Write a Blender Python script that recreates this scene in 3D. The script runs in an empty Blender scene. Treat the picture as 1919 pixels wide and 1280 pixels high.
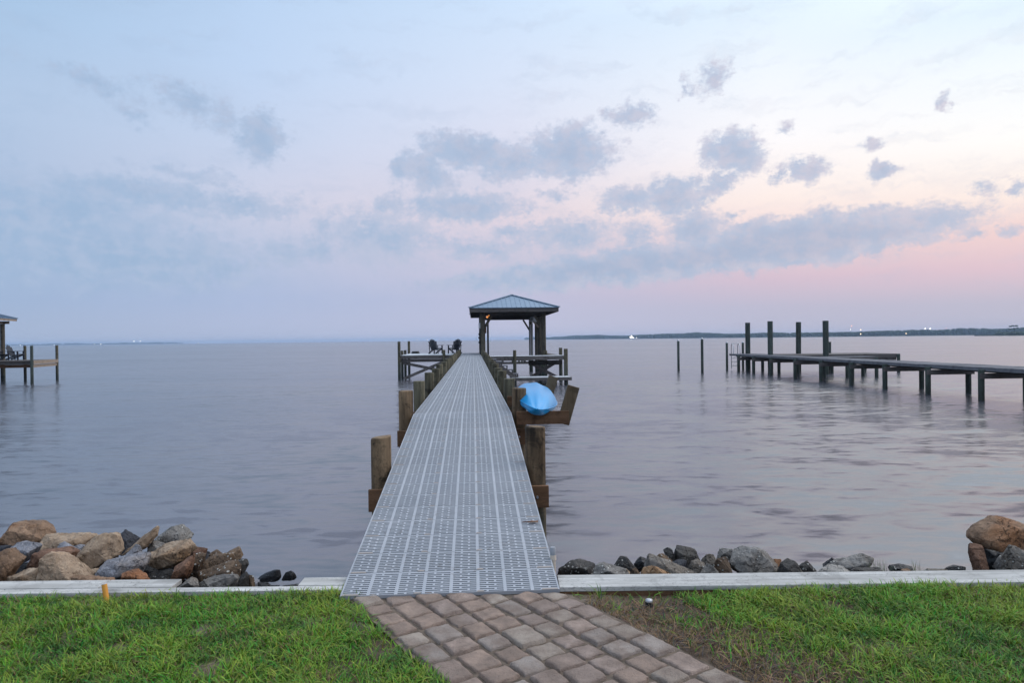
import bpy, bmesh, math, random
import numpy as np
from mathutils import Vector, Matrix, noise, Euler

random.seed(7)
R = math.radians
scene = bpy.context.scene
COL = scene.collection

# ------------------------------------------------------------------ frame of reference
F = 1279.0                       # focal length in photo pixels (1919 wide)
CAMZ = 2.67                      # eye above the water (water is z = 0)
PITCH, ROLL = R(0.166), R(-0.67)
A = R(3.27)                      # the pier runs a little to the left of the view axis
CM = Euler((math.pi / 2 - PITCH, 0, 0)).to_matrix() @ Matrix.Rotation(ROLL, 3, 'Z')
EYE = Vector((0, 0, CAMZ))


def ray(px, py):
    return (CM @ Vector(((px - 959.5) / F, -(py - 640) / F, -1.0))).normalized()


def at_y(px, py, y):
    d = ray(px, py)
    return EYE + d * (y / d.y)


def on_z(px, py, z):
    d = ray(px, py)
    return EYE + d * ((z - CAMZ) / d.z)


def uv(u, v, z=0.0):             # pier frame -> world
    return Vector((u * math.cos(A) - v * math.sin(A), u * math.sin(A) + v * math.cos(A), z))


# ------------------------------------------------------------------ object helpers
def link(o, parent=None):
    COL.objects.link(o)
    if parent is not None:
        o.parent = parent
    return o


def tag(o, label=None, cat=None, group=None, kind=None):
    if label:
        o['label'] = label
    if cat:
        o['category'] = cat
    if group:
        o['group'] = group
    if kind:
        o['kind'] = kind
    return o


def thing(name, label, cat, loc=(0, 0, 0), rz=0.0, group=None):
    o = bpy.data.objects.new(name, None)
    o.empty_display_size = 0.2
    o.location = loc
    o.rotation_euler = (0, 0, rz)
    link(o)
    return tag(o, label, cat, group)


KIDS = {}


def kids(o):
    return [c for c in COL.objects if c.parent == o]


def copy_tree(o, parent=None):
    c = o.copy()
    COL.objects.link(c)
    if parent is not None:
        c.parent = parent
    for ch in kids(o):
        copy_tree(ch, c)
    return c


class MB:
    """collects shapes, then links them as one mesh object"""

    def __init__(self):
        self.v, self.f, self.m, self.s = [], [], [], []

    def add(self, vs, fs, mi=0, smooth=False):
        b = len(self.v)
        self.v += [tuple(p) for p in vs]
        for f in fs:
            self.f.append(tuple(i + b for i in f))
            self.m.append(mi)
            self.s.append(smooth)
        return self

    def box(self, c, s, rot=None, mi=0):
        c = Vector(c)
        hx, hy, hz = s[0] / 2, s[1] / 2, s[2] / 2
        vs = [Vector((x, y, z)) for z in (-hz, hz) for y in (-hy, hy) for x in (-hx, hx)]
        if rot is not None:
            m = Euler(rot).to_matrix()
            vs = [m @ p for p in vs]
        fs = [(0, 2, 3, 1), (4, 5, 7, 6), (0, 1, 5, 4), (1, 3, 7, 5), (3, 2, 6, 7), (2, 0, 4, 6)]
        return self.add([p + c for p in vs], fs, mi)

    def beam(self, p0, p1, w, h, up=(0, 0, 1), mi=0):
        p0, p1 = Vector(p0), Vector(p1)
        d = (p1 - p0).normalized()
        up = Vector(up)
        s = d.cross(up)
        if s.length < 1e-4:
            s = d.cross(Vector((1, 0, 0)))
        s.normalize()
        t = s.cross(d).normalized()
        vs = []
        for p in (p0, p1):
            for a, b in ((-1, -1), (1, -1), (1, 1), (-1, 1)):
                vs.append(p + s * (a * w / 2) + t * (b * h / 2))
        fs = [(0, 3, 2, 1), (4, 5, 6, 7), (0, 1, 5, 4), (1, 2, 6, 5), (2, 3, 7, 6), (3, 0, 4, 7)]
        return self.add(vs, fs, mi)

    def tube(self, pts, rad, n=10, mi=0, cap=True, smooth=True):
        pts = [Vector(p) for p in pts]
        if not isinstance(rad, (list, tuple)):
            rad = [rad] * len(pts)
        vs, fs = [], []
        for i, p in enumerate(pts):
            d = (pts[min(i + 1, len(pts) - 1)] - pts[max(i - 1, 0)]).normalized()
            s = d.cross(Vector((0, 0, 1)))
            if s.length < 1e-3:
                s = Vector((1, 0, 0))
            s.normalize()
            t = d.cross(s).normalized()
            for k in range(n):
                a = 2 * math.pi * k / n
                vs.append(p + (s * math.cos(a) + t * math.sin(a)) * rad[i])
        for i in range(len(pts) - 1):
            for k in range(n):
                fs.append((i * n + k, i * n + (k + 1) % n, (i + 1) * n + (k + 1) % n, (i + 1) * n + k))
        self.add(vs, fs, mi, smooth)
        if cap:
            self.add(vs[:n], [tuple(range(n))], mi)
            self.add(vs[-n:], [tuple(reversed(range(n)))], mi)
        return self

    def ball(self, c, r, mi=0, n=10, m=7, sc=(1, 1, 1)):
        c = Vector(c)
        vs, fs = [], []
        for j in range(m + 1):
            ph = math.pi * j / m
            for k in range(n):
                a = 2 * math.pi * k / n
                vs.append(c + Vector((math.sin(ph) * math.cos(a) * r * sc[0], math.sin(ph) * math.sin(a) * r * sc[1], math.cos(ph) * r * sc[2])))
        for j in range(m):
            for k in range(n):
                fs.append((j * n + k, (j + 1) * n + k, (j + 1) * n + (k + 1) % n, j * n + (k + 1) % n))
        return self.add(vs, fs, mi, True)

    def build(self, name, mats, parent=None, bevel=0.0, loc=None):
        me = bpy.data.meshes.new(name)
        me.from_pydata(self.v, [], self.f)
        if not isinstance(mats, (list, tuple)):
            mats = [mats]
        for m in mats:
            me.materials.append(m)
        me.polygons.foreach_set('material_index', self.m)
        me.polygons.foreach_set('use_smooth', self.s)
        me.validate()
        bm = bmesh.new()
        bm.from_mesh(me)
        bmesh.ops.remove_doubles(bm, verts=bm.verts, dist=1e-5) if False else None
        bmesh.ops.recalc_face_normals(bm, faces=bm.faces)
        bm.to_mesh(me)
        bm.free()
        o = bpy.data.objects.new(name, me)
        if loc is not None:
            o.location = loc
        link(o, parent)
        if bevel:
            b = o.modifiers.new('bevel', 'BEVEL')
            b.width = bevel
            b.segments = 2
            b.limit_method = 'ANGLE'
        return o


# ------------------------------------------------------------------ materials
class NT:
    def __init__(self, tree):
        self.t = tree
        self.n = tree.nodes
        self.l = tree.links

    def node(self, typ, **kw):
        nd = self.n.new(typ)
        for k, v in kw.items():
            setattr(nd, k, v)
        return nd

    def put(self, sock, val):
        if isinstance(val, bpy.types.NodeSocket):
            self.l.new(val, sock)
        elif val is not None:
            sock.default_value = val

    def math(self, op, a, b=None, c=None, clamp=False):
        nd = self.node('ShaderNodeMath', operation=op)
        nd.use_clamp = clamp
        for i, x in enumerate((a, b, c)):
            if x is not None:
                self.put(nd.inputs[i], x)
        return nd.outputs[0]

    def vmath(self, op, a, b=None, out=0):
        nd = self.node('ShaderNodeVectorMath', operation=op)
        self.put(nd.inputs[0], a)
        if b is not None:
            self.put(nd.inputs[1], b)
        return nd.outputs[out]

    def noise(self, vec, scale, detail=4, rough=0.55, out=0, dist=0.0):
        nd = self.node('ShaderNodeTexNoise')
        nd.inputs['Scale'].default_value = scale
        nd.inputs['Detail'].default_value = detail
        nd.inputs['Roughness'].default_value = rough
        nd.inputs['Distortion'].default_value = dist
        if vec is not None:
            self.l.new(vec, nd.inputs['Vector'])
        return nd.outputs[out]

    def mapping(self, vec, loc=(0, 0, 0), rot=(0, 0, 0), scale=(1, 1, 1), typ='POINT'):
        nd = self.node('ShaderNodeMapping', vector_type=typ)
        self.l.new(vec, nd.inputs['Vector'])
        nd.inputs['Location'].default_value = loc
        nd.inputs['Rotation'].default_value = rot
        nd.inputs['Scale'].default_value = scale
        return nd.outputs[0]

    def rng(self, x, a, b, c=0.0, d=1.0, smooth=False):
        nd = self.node('ShaderNodeMapRange')
        nd.interpolation_type = 'SMOOTHSTEP' if smooth else 'LINEAR'
        self.put(nd.inputs[0], x)
        for i, v in enumerate((a, b, c, d)):
            nd.inputs[i + 1].default_value = v
        return nd.outputs[0]

    def mix(self, f, a, b, mode='MIX'):
        nd = self.node('ShaderNodeMix', data_type='RGBA', blend_type=mode)
        self.put(nd.inputs[0], f)
        for i, x in ((6, a), (7, b)):
            if isinstance(x, bpy.types.NodeSocket):
                self.l.new(x, nd.inputs[i])
            else:
                nd.inputs[i].default_value = (*x[:3], 1)
        return nd.outputs[2]

    def ramp(self, x, stops, interp='LINEAR'):
        nd = self.node('ShaderNodeValToRGB')
        self.put(nd.inputs[0], x)
        cr = nd.color_ramp
        cr.interpolation = interp
        while len(cr.elements) < len(stops):
            cr.elements.new(0.5)
        for e, (p, c) in zip(cr.elements, sorted(stops, key=lambda s: s[0])):
            e.position = p
            e.color = (*c[:3], 1)
        return nd.outputs[0]

    def bump(self, h, strength=0.3, dist=0.02):
        nd = self.node('ShaderNodeBump')
        nd.inputs['Strength'].default_value = strength
        nd.inputs['Distance'].default_value = dist
        self.l.new(h, nd.inputs['Height'])
        return nd.outputs[0]


def new_mat(name, rough=0.7, spec=0.4):
    m = bpy.data.materials.new(name)
    m.use_nodes = True
    t = NT(m.node_tree)
    b = t.n['Principled BSDF']
    b.inputs['Roughness'].default_value = rough
    b.inputs['Specular IOR Level'].default_value = spec
    return m, t, b


def pos(t):
    return t.node('ShaderNodeNewGeometry').outputs['Position']


def obco(t):
    return t.node('ShaderNodeTexCoord').outputs['Object']


def plain(name, c, rough=0.6, metal=0.0, spec=0.4, var=0.15, scale=8):
    m, t, b = new_mat(name, rough, spec)
    n = t.noise(pos(t), scale, 4)
    col = t.mix(t.rng(n, 0.3, 0.7), [x * (1 - var) for x in c], [min(1, x * (1 + var)) for x in c])
    t.put(b.inputs['Base Color'], col)
    b.inputs['Metallic'].default_value = metal
    return m


def wood(name, dark, light, axis='z', rough=0.8, wet=None, grain=14.0, bump=0.4, STAIN=0.55, rnd=0.25):
    m, t, b = new_mat(name, rough, 0.25)
    co = obco(t)
    oi = t.node('ShaderNodeObjectInfo')
    off = t.node('ShaderNodeCombineXYZ')
    t.put(off.inputs[0], t.math('MULTIPLY', oi.outputs['Random'], 37.0))
    t.put(off.inputs[1], t.math('MULTIPLY', oi.outputs['Random'], 11.0))
    co = t.vmath('ADD', co, off.outputs[0])
    sc = {'x': (0.06, 1, 1), 'y': (1, 0.06, 1), 'z': (1, 1, 0.06)}[axis]
    g = t.noise(t.mapping(co, scale=sc), grain, 6, 0.65, dist=0.6)
    g2 = t.noise(t.mapping(co, scale=tuple(0.3 if s < 1 else 1 for s in sc)), 5.0, 4, 0.6)
    fac = t.math('ADD', t.math('MULTIPLY', g, 0.65), t.math('MULTIPLY', g2, 0.35))
    col = t.ramp(fac, [(0.34, dark), (0.5, [(a + c) / 2 for a, c in zip(dark, light)]), (0.66, light)])
    # a few dark knots
    vo = t.node('ShaderNodeTexVoronoi')
    vo.inputs['Scale'].default_value = 3.2
    t.l.new(t.mapping(co, scale=tuple(0.35 if s < 1 else 1 for s in sc)), vo.inputs['Vector'])
    kn = t.rng(vo.outputs['Distance'], 0.05, 0.14, 0.5, 0.0, True)
    col = t.mix(kn, col, [x * 0.35 for x in dark])
    stn = t.noise(co, 4.5, 5, 0.7, dist=0.8)
    col = t.mix(t.rng(stn, 0.50, 0.66, 0, STAIN, True), col, [x * 0.45 for x in dark])
    chk = t.noise(t.mapping(co, scale=tuple(0.4 if q < 1 else 1 for q in sc)), 42, 3, 0.5)
    chm = t.rng(t.math('ABSOLUTE', t.math('SUBTRACT', chk, 0.5)), 0.0, 0.022, 0.75, 0.0)
    chm = t.math('MULTIPLY', chm, t.rng(g2, 0.46, 0.56))
    col = t.mix(chm, col, [x * 0.3 for x in dark])
    fac = t.math('SUBTRACT', fac, t.math('MULTIPLY', chm, 0.5))
    hue = t.rng(oi.outputs['Random'], 0, 1, 1 - rnd, 1 + rnd)
    cb = t.node('ShaderNodeCombineColor')
    for i in range(3):
        t.put(cb.inputs[i], hue)
    col = t.mix(1.0, col, cb.outputs[0], 'MULTIPLY')
    if wet is not None:
        z = t.node('ShaderNodeSeparateXYZ')
        t.l.new(pos(t), z.inputs[0])
        zz = t.math('ADD', z.outputs[2], t.math('MULTIPLY', t.math('SUBTRACT', g2, 0.5), 0.35))
        w1 = t.rng(zz, 0.30, 0.62, 1.0, 0.0, True)
        col = t.mix(w1, col, wet)
        w2 = t.rng(zz, 0.75, 1.5, 0.55, 0.0, True)     # algae above the tide line
        col = t.mix(w2, col, (0.055, 0.07, 0.055))
        t.put(b.inputs['Roughness'], t.rng(zz, 0.3, 0.5, 0.45, rough))
    t.put(b.inputs['Base Color'], col)
    t.put(b.inputs['Normal'], t.bump(fac, bump, 0.01))
    return m


M = {}
M['piling'] = wood('piling_wood', (0.032, 0.021, 0.012), (0.30, 0.20, 0.115), 'z', wet=(0.012, 0.013, 0.015), rnd=0.2, STAIN=0.85)
M['piling_grey'] = wood('weathered_piling_wood', (0.03, 0.027, 0.018), (0.16, 0.142, 0.092), 'z', wet=(0.008, 0.01, 0.012), rnd=0.25, STAIN=0.7)
M['piling_green'] = wood('green_piling_wood', (0.03, 0.04, 0.036), (0.085, 0.10, 0.088), 'z', wet=(0.008, 0.01, 0.012), rnd=0.25)
M['beam'] = wood('brown_beam_wood', (0.09, 0.045, 0.022), (0.22, 0.12, 0.065), 'x', rnd=0.12)
M['beam_y'] = wood('brown_stringer_wood', (0.09, 0.05, 0.028), (0.2, 0.12, 0.07), 'y', rnd=0.12)
M['rack'] = wood('rack_wood', (0.1, 0.07, 0.04), (0.2, 0.145, 0.09), 'z', rnd=0.1)
M['grey_x'] = wood('grey_board_wood', (0.075, 0.065, 0.06), (0.18, 0.16, 0.15), 'x', rnd=0.15)
M['grey_y'] = wood('grey_plank_wood', (0.075, 0.065, 0.06), (0.18, 0.16, 0.15), 'y', rnd=0.15)
M['post'] = wood('boathouse_post_wood', (0.05, 0.042, 0.032), (0.15, 0.13, 0.095), 'z', wet=(0.008, 0.01, 0.011), rnd=0.12)
M['dark'] = wood('dark_rafter_wood', (0.03, 0.026, 0.024), (0.075, 0.065, 0.06), 'x', rnd=0.1)
M['cap'] = wood('silvered_cap_board', (0.24, 0.23, 0.21), (0.58, 0.565, 0.53), 'x', grain=20, bump=0.25, rnd=0.05, STAIN=0.3)
M['tan'] = wood('tan_board_wood', (0.2, 0.15, 0.11), (0.36, 0.29, 0.23), 'x', rnd=0.1)
M['panel'] = plain('pale_grey_plastic', (0.29, 0.305, 0.33), 0.5, var=0.07, scale=3)


def panel_mat():
    m, t, b = new_mat('scuffed_grey_plastic', 0.5, 0.4)
    p = pos(t)
    n1 = t.noise(p, 2.2, 6, 0.65)
    n2 = t.noise(p, 30, 4, 0.6)
    n3 = t.noise(p, 0.8, 2, 0.5)
    oi = t.node('ShaderNodeObjectInfo')
    col = t.mix(t.rng(n1, 0.35, 0.65), (0.31, 0.325, 0.35), (0.38, 0.39, 0.41))
    col = t.mix(t.rng(oi.outputs['Random'], 0, 1, 0, 0.35), col, (0.25, 0.255, 0.265))
    col = t.mix(t.math('MULTIPLY', t.rng(n2, 0.56, 0.7), t.rng(n3, 0.45, 0.6, 0, 0.6)), col, (0.16, 0.14, 0.12))
    t.put(b.inputs['Base Color'], col)
    t.put(b.inputs['Roughness'], t.rng(n1, 0.3, 0.7, 0.4, 0.65))
    return m


M['panel'] = panel_mat()
M['panel_far'] = M['panel']
M['pad'] = plain('tan_fastener_pad', (0.27, 0.235, 0.21), 0.7)
M['steel'] = plain('galvanised_steel', (0.45, 0.46, 0.48), 0.4, metal=0.6)
M['chair'] = plain('dark_blue_plastic', (0.014, 0.018, 0.028), 0.45)
M['black'] = plain('black_rubber', (0.015, 0.017, 0.02), 0.6)
M['white'] = plain('white_paint', (0.7, 0.7, 0.7), 0.5)
M['cream'] = plain('cream_pvc', (0.66, 0.56, 0.45), 0.45, var=0.1, scale=14)
M['pvc_grey'] = plain('grey_pvc', (0.3, 0.31, 0.33), 0.45)
M['orange'] = plain('orange_plastic', (0.68, 0.30, 0.055), 0.4, var=0.12, scale=20)
M['pale'] = plain('pale_deck_board', (0.46, 0.48, 0.5), 0.6, var=0.1, scale=2)
M['walk'] = plain('grey_walk_board', (0.135, 0.135, 0.15), 0.75, var=0.3, scale=5)
M['twig'] = plain('dry_brown_leaf', (0.16, 0.085, 0.05), 0.8)


def roof_mat():
    m, t, b = new_mat('blue_grey_metal_roof', 0.35, 0.5)
    n = t.noise(pos(t), 3, 3)
    t.put(b.inputs['Base Color'], t.mix(t.rng(n, 0.3, 0.7), (0.15, 0.22, 0.30), (0.20, 0.27, 0.35)))
    b.inputs['Metallic'].default_value = 0.35
    return m


M['roof'] = roof_mat()


def kayak_mat():
    m, t, b = new_mat('blue_kayak_plastic', 0.28, 0.5)
    n = t.noise(t.mapping(obco(t), scale=(3, 0.5, 3)), 4, 5, 0.6)
    t.put(b.inputs['Base Color'], t.mix(t.rng(n, 0.35, 0.7), (0.002, 0.25, 0.54), (0.004, 0.28, 0.59)))
    t.put(b.inputs['Roughness'], t.rng(n, 0.3, 0.7, 0.3, 0.36))
    b.inputs['Coat Weight'].default_value = 0.15
    b.inputs['Coat Roughness'].default_value = 0.15
    return m


M['kayak'] = kayak_mat()


def emit(name, c, s):
    m = bpy.data.materials.new(name)
    m.use_nodes = True
    b = m.node_tree.nodes['Principled BSDF']
    b.inputs['Base Color'].default_value = (*c, 1)
    b.inputs['Emission Color'].default_value = (*c, 1)
    b.inputs['Emission Strength'].default_value = s
    return m


M['lamp_warm'] = emit('warm_lamp_light', (1.0, 0.72, 0.4), 4.5)
M['lamp_white'] = emit('white_lamp_light', (1.0, 0.93, 0.8), 4.5)
M['lamp_red'] = emit('red_lamp_light', (1.0, 0.35, 0.2), 4.5)
M['bulb'] = emit('orange_bulb_light', (1.0, 0.36, 0.08), 0.8)


def rock_mat(name, dark, light, stain, speck=0.0, rough=0.85, wetz=True):
    m, t, b = new_mat(name, rough, 0.3)
    p = pos(t)
    n1 = t.noise(p, 5.0, 8, 0.65, dist=0.4)
    n2 = t.noise(p, 2.1, 4, 0.6)
    n3 = t.noise(p, 38, 6, 0.7)
    col = t.ramp(n1, [(0.32, dark), (0.52, [(a + c) / 2 for a, c in zip(dark, light)]), (0.7, light)])
    col = t.mix(t.rng(n2, 0.48, 0.66, 0, 0.85, True), col, stain)
    col = t.mix(t.rng(n3, 0.52, 0.70, 0, 0.7), col, [x * 0.4 for x in dark])
    n4 = t.noise(p, 90, 3, 0.7)
    col = t.mix(t.rng(n4, 0.62, 0.72, 0, 0.6), col, [min(0.75, x * 1.9) for x in light])
    col = t.mix(t.rng(n3, 0.42, 0.28, 0, 0.3), col, [min(1, x * 1.5) for x in light])
    h = t.math('ADD', t.math('MULTIPLY', n1, 0.7), t.math('MULTIPLY', n3, 0.3))
    ck = t.node('ShaderNodeTexVoronoi', feature='DISTANCE_TO_EDGE')
    ck.inputs['Scale'].default_value = 5.5
    t.l.new(t.vmath('ADD', p, t.vmath('MULTIPLY', t.noise(p, 7, 4, 0.6, out=1), (0.25, 0.25, 0.25))), ck.inputs['Vector'])
    crk = t.math('MULTIPLY', t.rng(ck.outputs['Distance'], 0.0, 0.018, 1.0, 0.0), t.rng(n2, 0.45, 0.6))
    col = t.mix(t.math('MULTIPLY', crk, 0.7), col, [x * 0.3 for x in dark])
    h = t.math('SUBTRACT', h, t.math('MULTIPLY', crk, 0.5))
    if speck > 0:
        vo = t.node('ShaderNodeTexVoronoi')
        vo.inputs['Scale'].default_value = 34
        t.l.new(p, vo.inputs['Vector'])
        msk = t.math('MULTIPLY', t.rng(vo.outputs['Distance'], 0.30, 0.18), t.rng(t.noise(p, 6, 3), 0.60 - speck * 0.25, 0.68 - speck * 0.2))
        col = t.mix(msk, col, (0.55, 0.53, 0.48))
        h = t.math('ADD', h, t.math('MULTIPLY', msk, 0.6))
    t.put(b.inputs['Base Color'], col)
    t.put(b.inputs['Normal'], t.bump(h, 0.9, 0.035))
    return m


RM = {
    'tan': rock_mat('tan_rock', (0.13, 0.08, 0.045), (0.47, 0.35, 0.245), (0.33, 0.185, 0.09)),
    'brown': rock_mat('brown_rock', (0.09, 0.052, 0.03), (0.34, 0.22, 0.14), (0.25, 0.115, 0.05)),
    'rust': rock_mat('rust_rock', (0.085, 0.043, 0.026), (0.25, 0.14, 0.09), (0.27, 0.115, 0.048)),
    'grey': rock_mat('grey_rock', (0.085, 0.078, 0.07), (0.29, 0.27, 0.245), (0.15, 0.12, 0.09), 0.5),
    'blue': rock_mat('blue_grey_rock', (0.11, 0.11, 0.12), (0.34, 0.34, 0.365), (0.20, 0.165, 0.14)),
    'speck': rock_mat('barnacled_rock', (0.06, 0.04, 0.028), (0.2, 0.135, 0.085), (0.14, 0.085, 0.045), 0.9),
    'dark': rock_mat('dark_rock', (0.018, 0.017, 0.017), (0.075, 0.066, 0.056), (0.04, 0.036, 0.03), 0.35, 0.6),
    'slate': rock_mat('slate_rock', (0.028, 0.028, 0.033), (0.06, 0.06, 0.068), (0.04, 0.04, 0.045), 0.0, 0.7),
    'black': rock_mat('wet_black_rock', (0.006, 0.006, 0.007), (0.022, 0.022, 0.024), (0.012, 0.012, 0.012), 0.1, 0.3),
    'sand': rock_mat('smooth_beige_rock', (0.24, 0.22, 0.19), (0.34, 0.315, 0.28), (0.3, 0.27, 0.24)),
}

# ------------------------------------------------------------------ sky (world)
world = bpy.data.worlds.new('World')
scene.world = world
world.use_nodes = True
W = NT(world.node_tree)
for nd in list(W.n):
    W.n.remove(nd)


def lin(c):
    return [(x / 255 / 12.92) if x / 255 <= 0.04045 else ((x / 255 + 0.055) / 1.055) ** 2.4 for x in c]


def azel(px, py):
    d = ray(px, py)
    return math.atan2(d.x, d.y), math.asin(d.z)


SKY = {   # what the sky looks like in five directions, from the horizon up
    0: [(646, (168, 182, 207)), (560, (157, 178, 210)), (450, (162, 184, 214)), (330, (174, 192, 220)), (180, (177, 198, 226)), (0, (168, 196, 227))],
    480: [(641, (180, 189, 214)), (560, (172, 186, 218)), (480, (184, 194, 220)), (380, (203, 206, 226)), (250, (196, 210, 235)), (120, (190, 211, 240)), (0, (186, 210, 240))],
    960: [(635, (191, 193, 216)), (560, (187, 189, 215)), (480, (207, 200, 218)), (400, (226, 213, 223)), (300, (222, 221, 237)), (150, (215, 226, 246)), (0, (206, 226, 250))],
    1440: [(629, (187, 188, 208)), (575, (188, 186, 207)), (520, (211, 190, 206)), (440, (240, 215, 215)), (370, (252, 236, 230)), (260, (252, 249, 251)), (130, (240, 246, 254)), (0, (224, 240, 254))],
    1919: [(623, (186, 186, 204)), (565, (190, 186, 204)), (500, (222, 194, 205)), (430, (240, 210, 208)), (360, (252, 236, 228)), (250, (254, 252, 250)), (120, (243, 249, 254)), (0, (226, 242, 254))],
}
tc = W.node('ShaderNodeTexCoord')
dirv = tc.outputs['Generated']
sx = W.node('ShaderNodeSeparateXYZ')
W.l.new(W.vmath('NORMALIZE', dirv), sx.inputs[0])
az = W.math('ARCTAN2', sx.outputs[0], sx.outputs[1])
el = W.math('ARCSINE', sx.outputs[2])
elf = W.math('DIVIDE', W.math('MAXIMUM', el, 0.0), math.pi / 2)
ZEN = (0.62, 0.74, 0.92)
cols = []
for px in sorted(SKY):
    st = []
    for py, c in SKY[px]:
        e = azel(px, py)[1]
        st.append((max(0.0, e) / (math.pi / 2), lin(c)))
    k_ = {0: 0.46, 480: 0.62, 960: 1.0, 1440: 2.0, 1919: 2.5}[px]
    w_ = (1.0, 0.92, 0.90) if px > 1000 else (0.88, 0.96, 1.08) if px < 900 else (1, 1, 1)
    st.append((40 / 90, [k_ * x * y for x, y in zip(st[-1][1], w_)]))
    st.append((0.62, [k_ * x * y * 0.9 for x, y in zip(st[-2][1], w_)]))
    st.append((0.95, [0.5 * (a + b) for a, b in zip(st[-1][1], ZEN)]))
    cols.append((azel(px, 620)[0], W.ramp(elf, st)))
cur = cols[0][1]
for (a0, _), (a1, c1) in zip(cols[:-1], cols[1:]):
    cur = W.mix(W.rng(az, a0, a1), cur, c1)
rear = W.ramp(elf, [(0.0, lin((165, 180, 208))), (0.12, lin((180, 195, 222))), (0.35, lin((190, 210, 238))), (0.75, ZEN)])
absaz = W.math('ABSOLUTE', az)
cur = W.mix(W.rng(absaz, 0.9, 1.9, 0, 1, True), cur, rear)

# clouds: soft banks placed by bearing and height, torn by noise
CL = [  # px, py, rx, ry, tilt, weight
    (1065, 285, 100, 58, 0, 1.0), (885, 285, 120, 40, 8, 0.95), (800, 325, 66, 40, 25, 0.8), (752, 312, 26, 42, 10, 0.6), (965, 305, 110, 36, 0, 0.8),
    (870, 388, 140, 32, 0, 0.8), (730, 385, 40, 26, 20, 0.6),
    (1375, 287, 70, 48, 18, 1.0), (1350, 340, 50, 18, -10, 0.6), (1265, 370, 66, 44, 0, 0.95), (1180, 374, 74, 28, 0, 0.8), (1330, 352, 50, 22, -15, 0.6),
    (1512, 318, 46, 28, 0, 0.7), (1460, 326, 18, 22, 0, 0.5), (1650, 320, 40, 20, -8, 0.8), (1632, 271, 20, 15, 0, 0.5), (1772, 193, 22, 18, -40, 0.5),
    (1285, 160, 16, 22, 0, 0.4), (1338, 143, 44, 26, -40, 0.5), (1180, 212, 55, 24, 12, 0.65), (1475, 242, 16, 14, -30, 0.35),
    (1500, 450, 345, 54, -4, 1.35), (1305, 432, 70, 46, 0, 0.9), (1540, 420, 64, 40, 0, 0.9), (1660, 440, 170, 34, -3, 0.9), (1460, 434, 90, 34, 0, 0.8),
    (1790, 418, 32, 20, -10, 0.6), (1822, 440, 34, 16, 0, 0.55), (1885, 433, 30, 12, 0, 0.5), (1855, 350, 34, 18, 0, 0.35), (1915, 360, 22, 22, 0, 0.5),
    (1150, 500, 350, 38, -5, 1.2), (1350, 478, 270, 36, -5, 1.25), (960, 520, 190, 22, -2, 0.55),
    (1060, 437, 110, 36, 0, 0.6), (1190, 442, 44, 32, 0, 0.5), (900, 465, 120, 22, 0, 0.4), (960, 440, 50, 20, 0, 0.4),
    (490, 258, 56, 54, 20, 0.8), (375, 200, 110, 30, 18, 0.38), (180, 150, 110, 24, 8, 0.34), (330, 165, 70, 12, 5, 0.3), (250, 215, 50, 14, 20, 0.32),
    (265, 362, 210, 34, 2, 0.65), (110, 400, 240, 80, 4, 0.5), (450, 385, 150, 34, 0, 0.42), (720, 440, 150, 50, 4, 0.4), (350, 325, 120, 14, 4, 0.34),
    (250, 480, 330, 70, 0, 0.5), (610, 422, 30, 14, 0, 0.4), (560, 470, 120, 30, 0, 0.35), (1372, 400, 18, 12, 0, 0.4), (1045, 365, 40, 12, 0, 0.35), (1560, 600, 1, 1, 0, 0),
]
ae = W.node('ShaderNodeCombineXYZ')
W.put(ae.inputs[0], az)
W.put(ae.inputs[1], el)
warp = W.noise(ae.outputs[0], 26, 5, 0.6, out=1)
wv = W.vmath('MULTIPLY', W.vmath('SUBTRACT', warp, (0.5, 0.5, 0.5)), (0.055, 0.035, 0.0))
wq = W.noise(ae.outputs[0], 85, 4, 0.6, out=1)
wv = W.vmath('ADD', wv, W.vmath('MULTIPLY', W.vmath('SUBTRACT', wq, (0.5, 0.5, 0.5)), (0.022, 0.016, 0.0)))
cv = W.vmath('ADD', ae.outputs[0], wv)
acc = None
for px, py, rx, ry, rot, w in CL:
    if w <= 0:
        continue
    a, e = azel(px, py)
    k = math.cos(a)
    mp = W.mapping(cv, loc=(a, e, 0), rot=(0, 0, R(-rot)), scale=(rx / F * k * k, ry / F * k, 1), typ='TEXTURE')
    ln = W.vmath('LENGTH', mp, out=1)
    val = W.math('MULTIPLY', W.math('SUBTRACT', 1.0, ln), w)
    acc = val if acc is None else W.math('MAXIMUM', acc, val)
acc = W.math('MAXIMUM', acc, -0.5)
fb = W.noise(W.mapping(ae.outputs[0], scale=(1, 1.4, 1)), 42, 8, 0.66)
fh = W.noise(W.mapping(ae.outputs[0], scale=(1, 1.6, 1)), 120, 4, 0.65)
dens = W.math('ADD', acc, W.math('MULTIPLY', W.math('SUBTRACT', fb, 0.5), 1.2))
dens = W.math('ADD', dens, W.math('MULTIPLY', W.math('SUBTRACT', fh, 0.5), 0.45))
mask = W.rng(dens, -0.10, 0.40, 0, 1, True)
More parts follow.
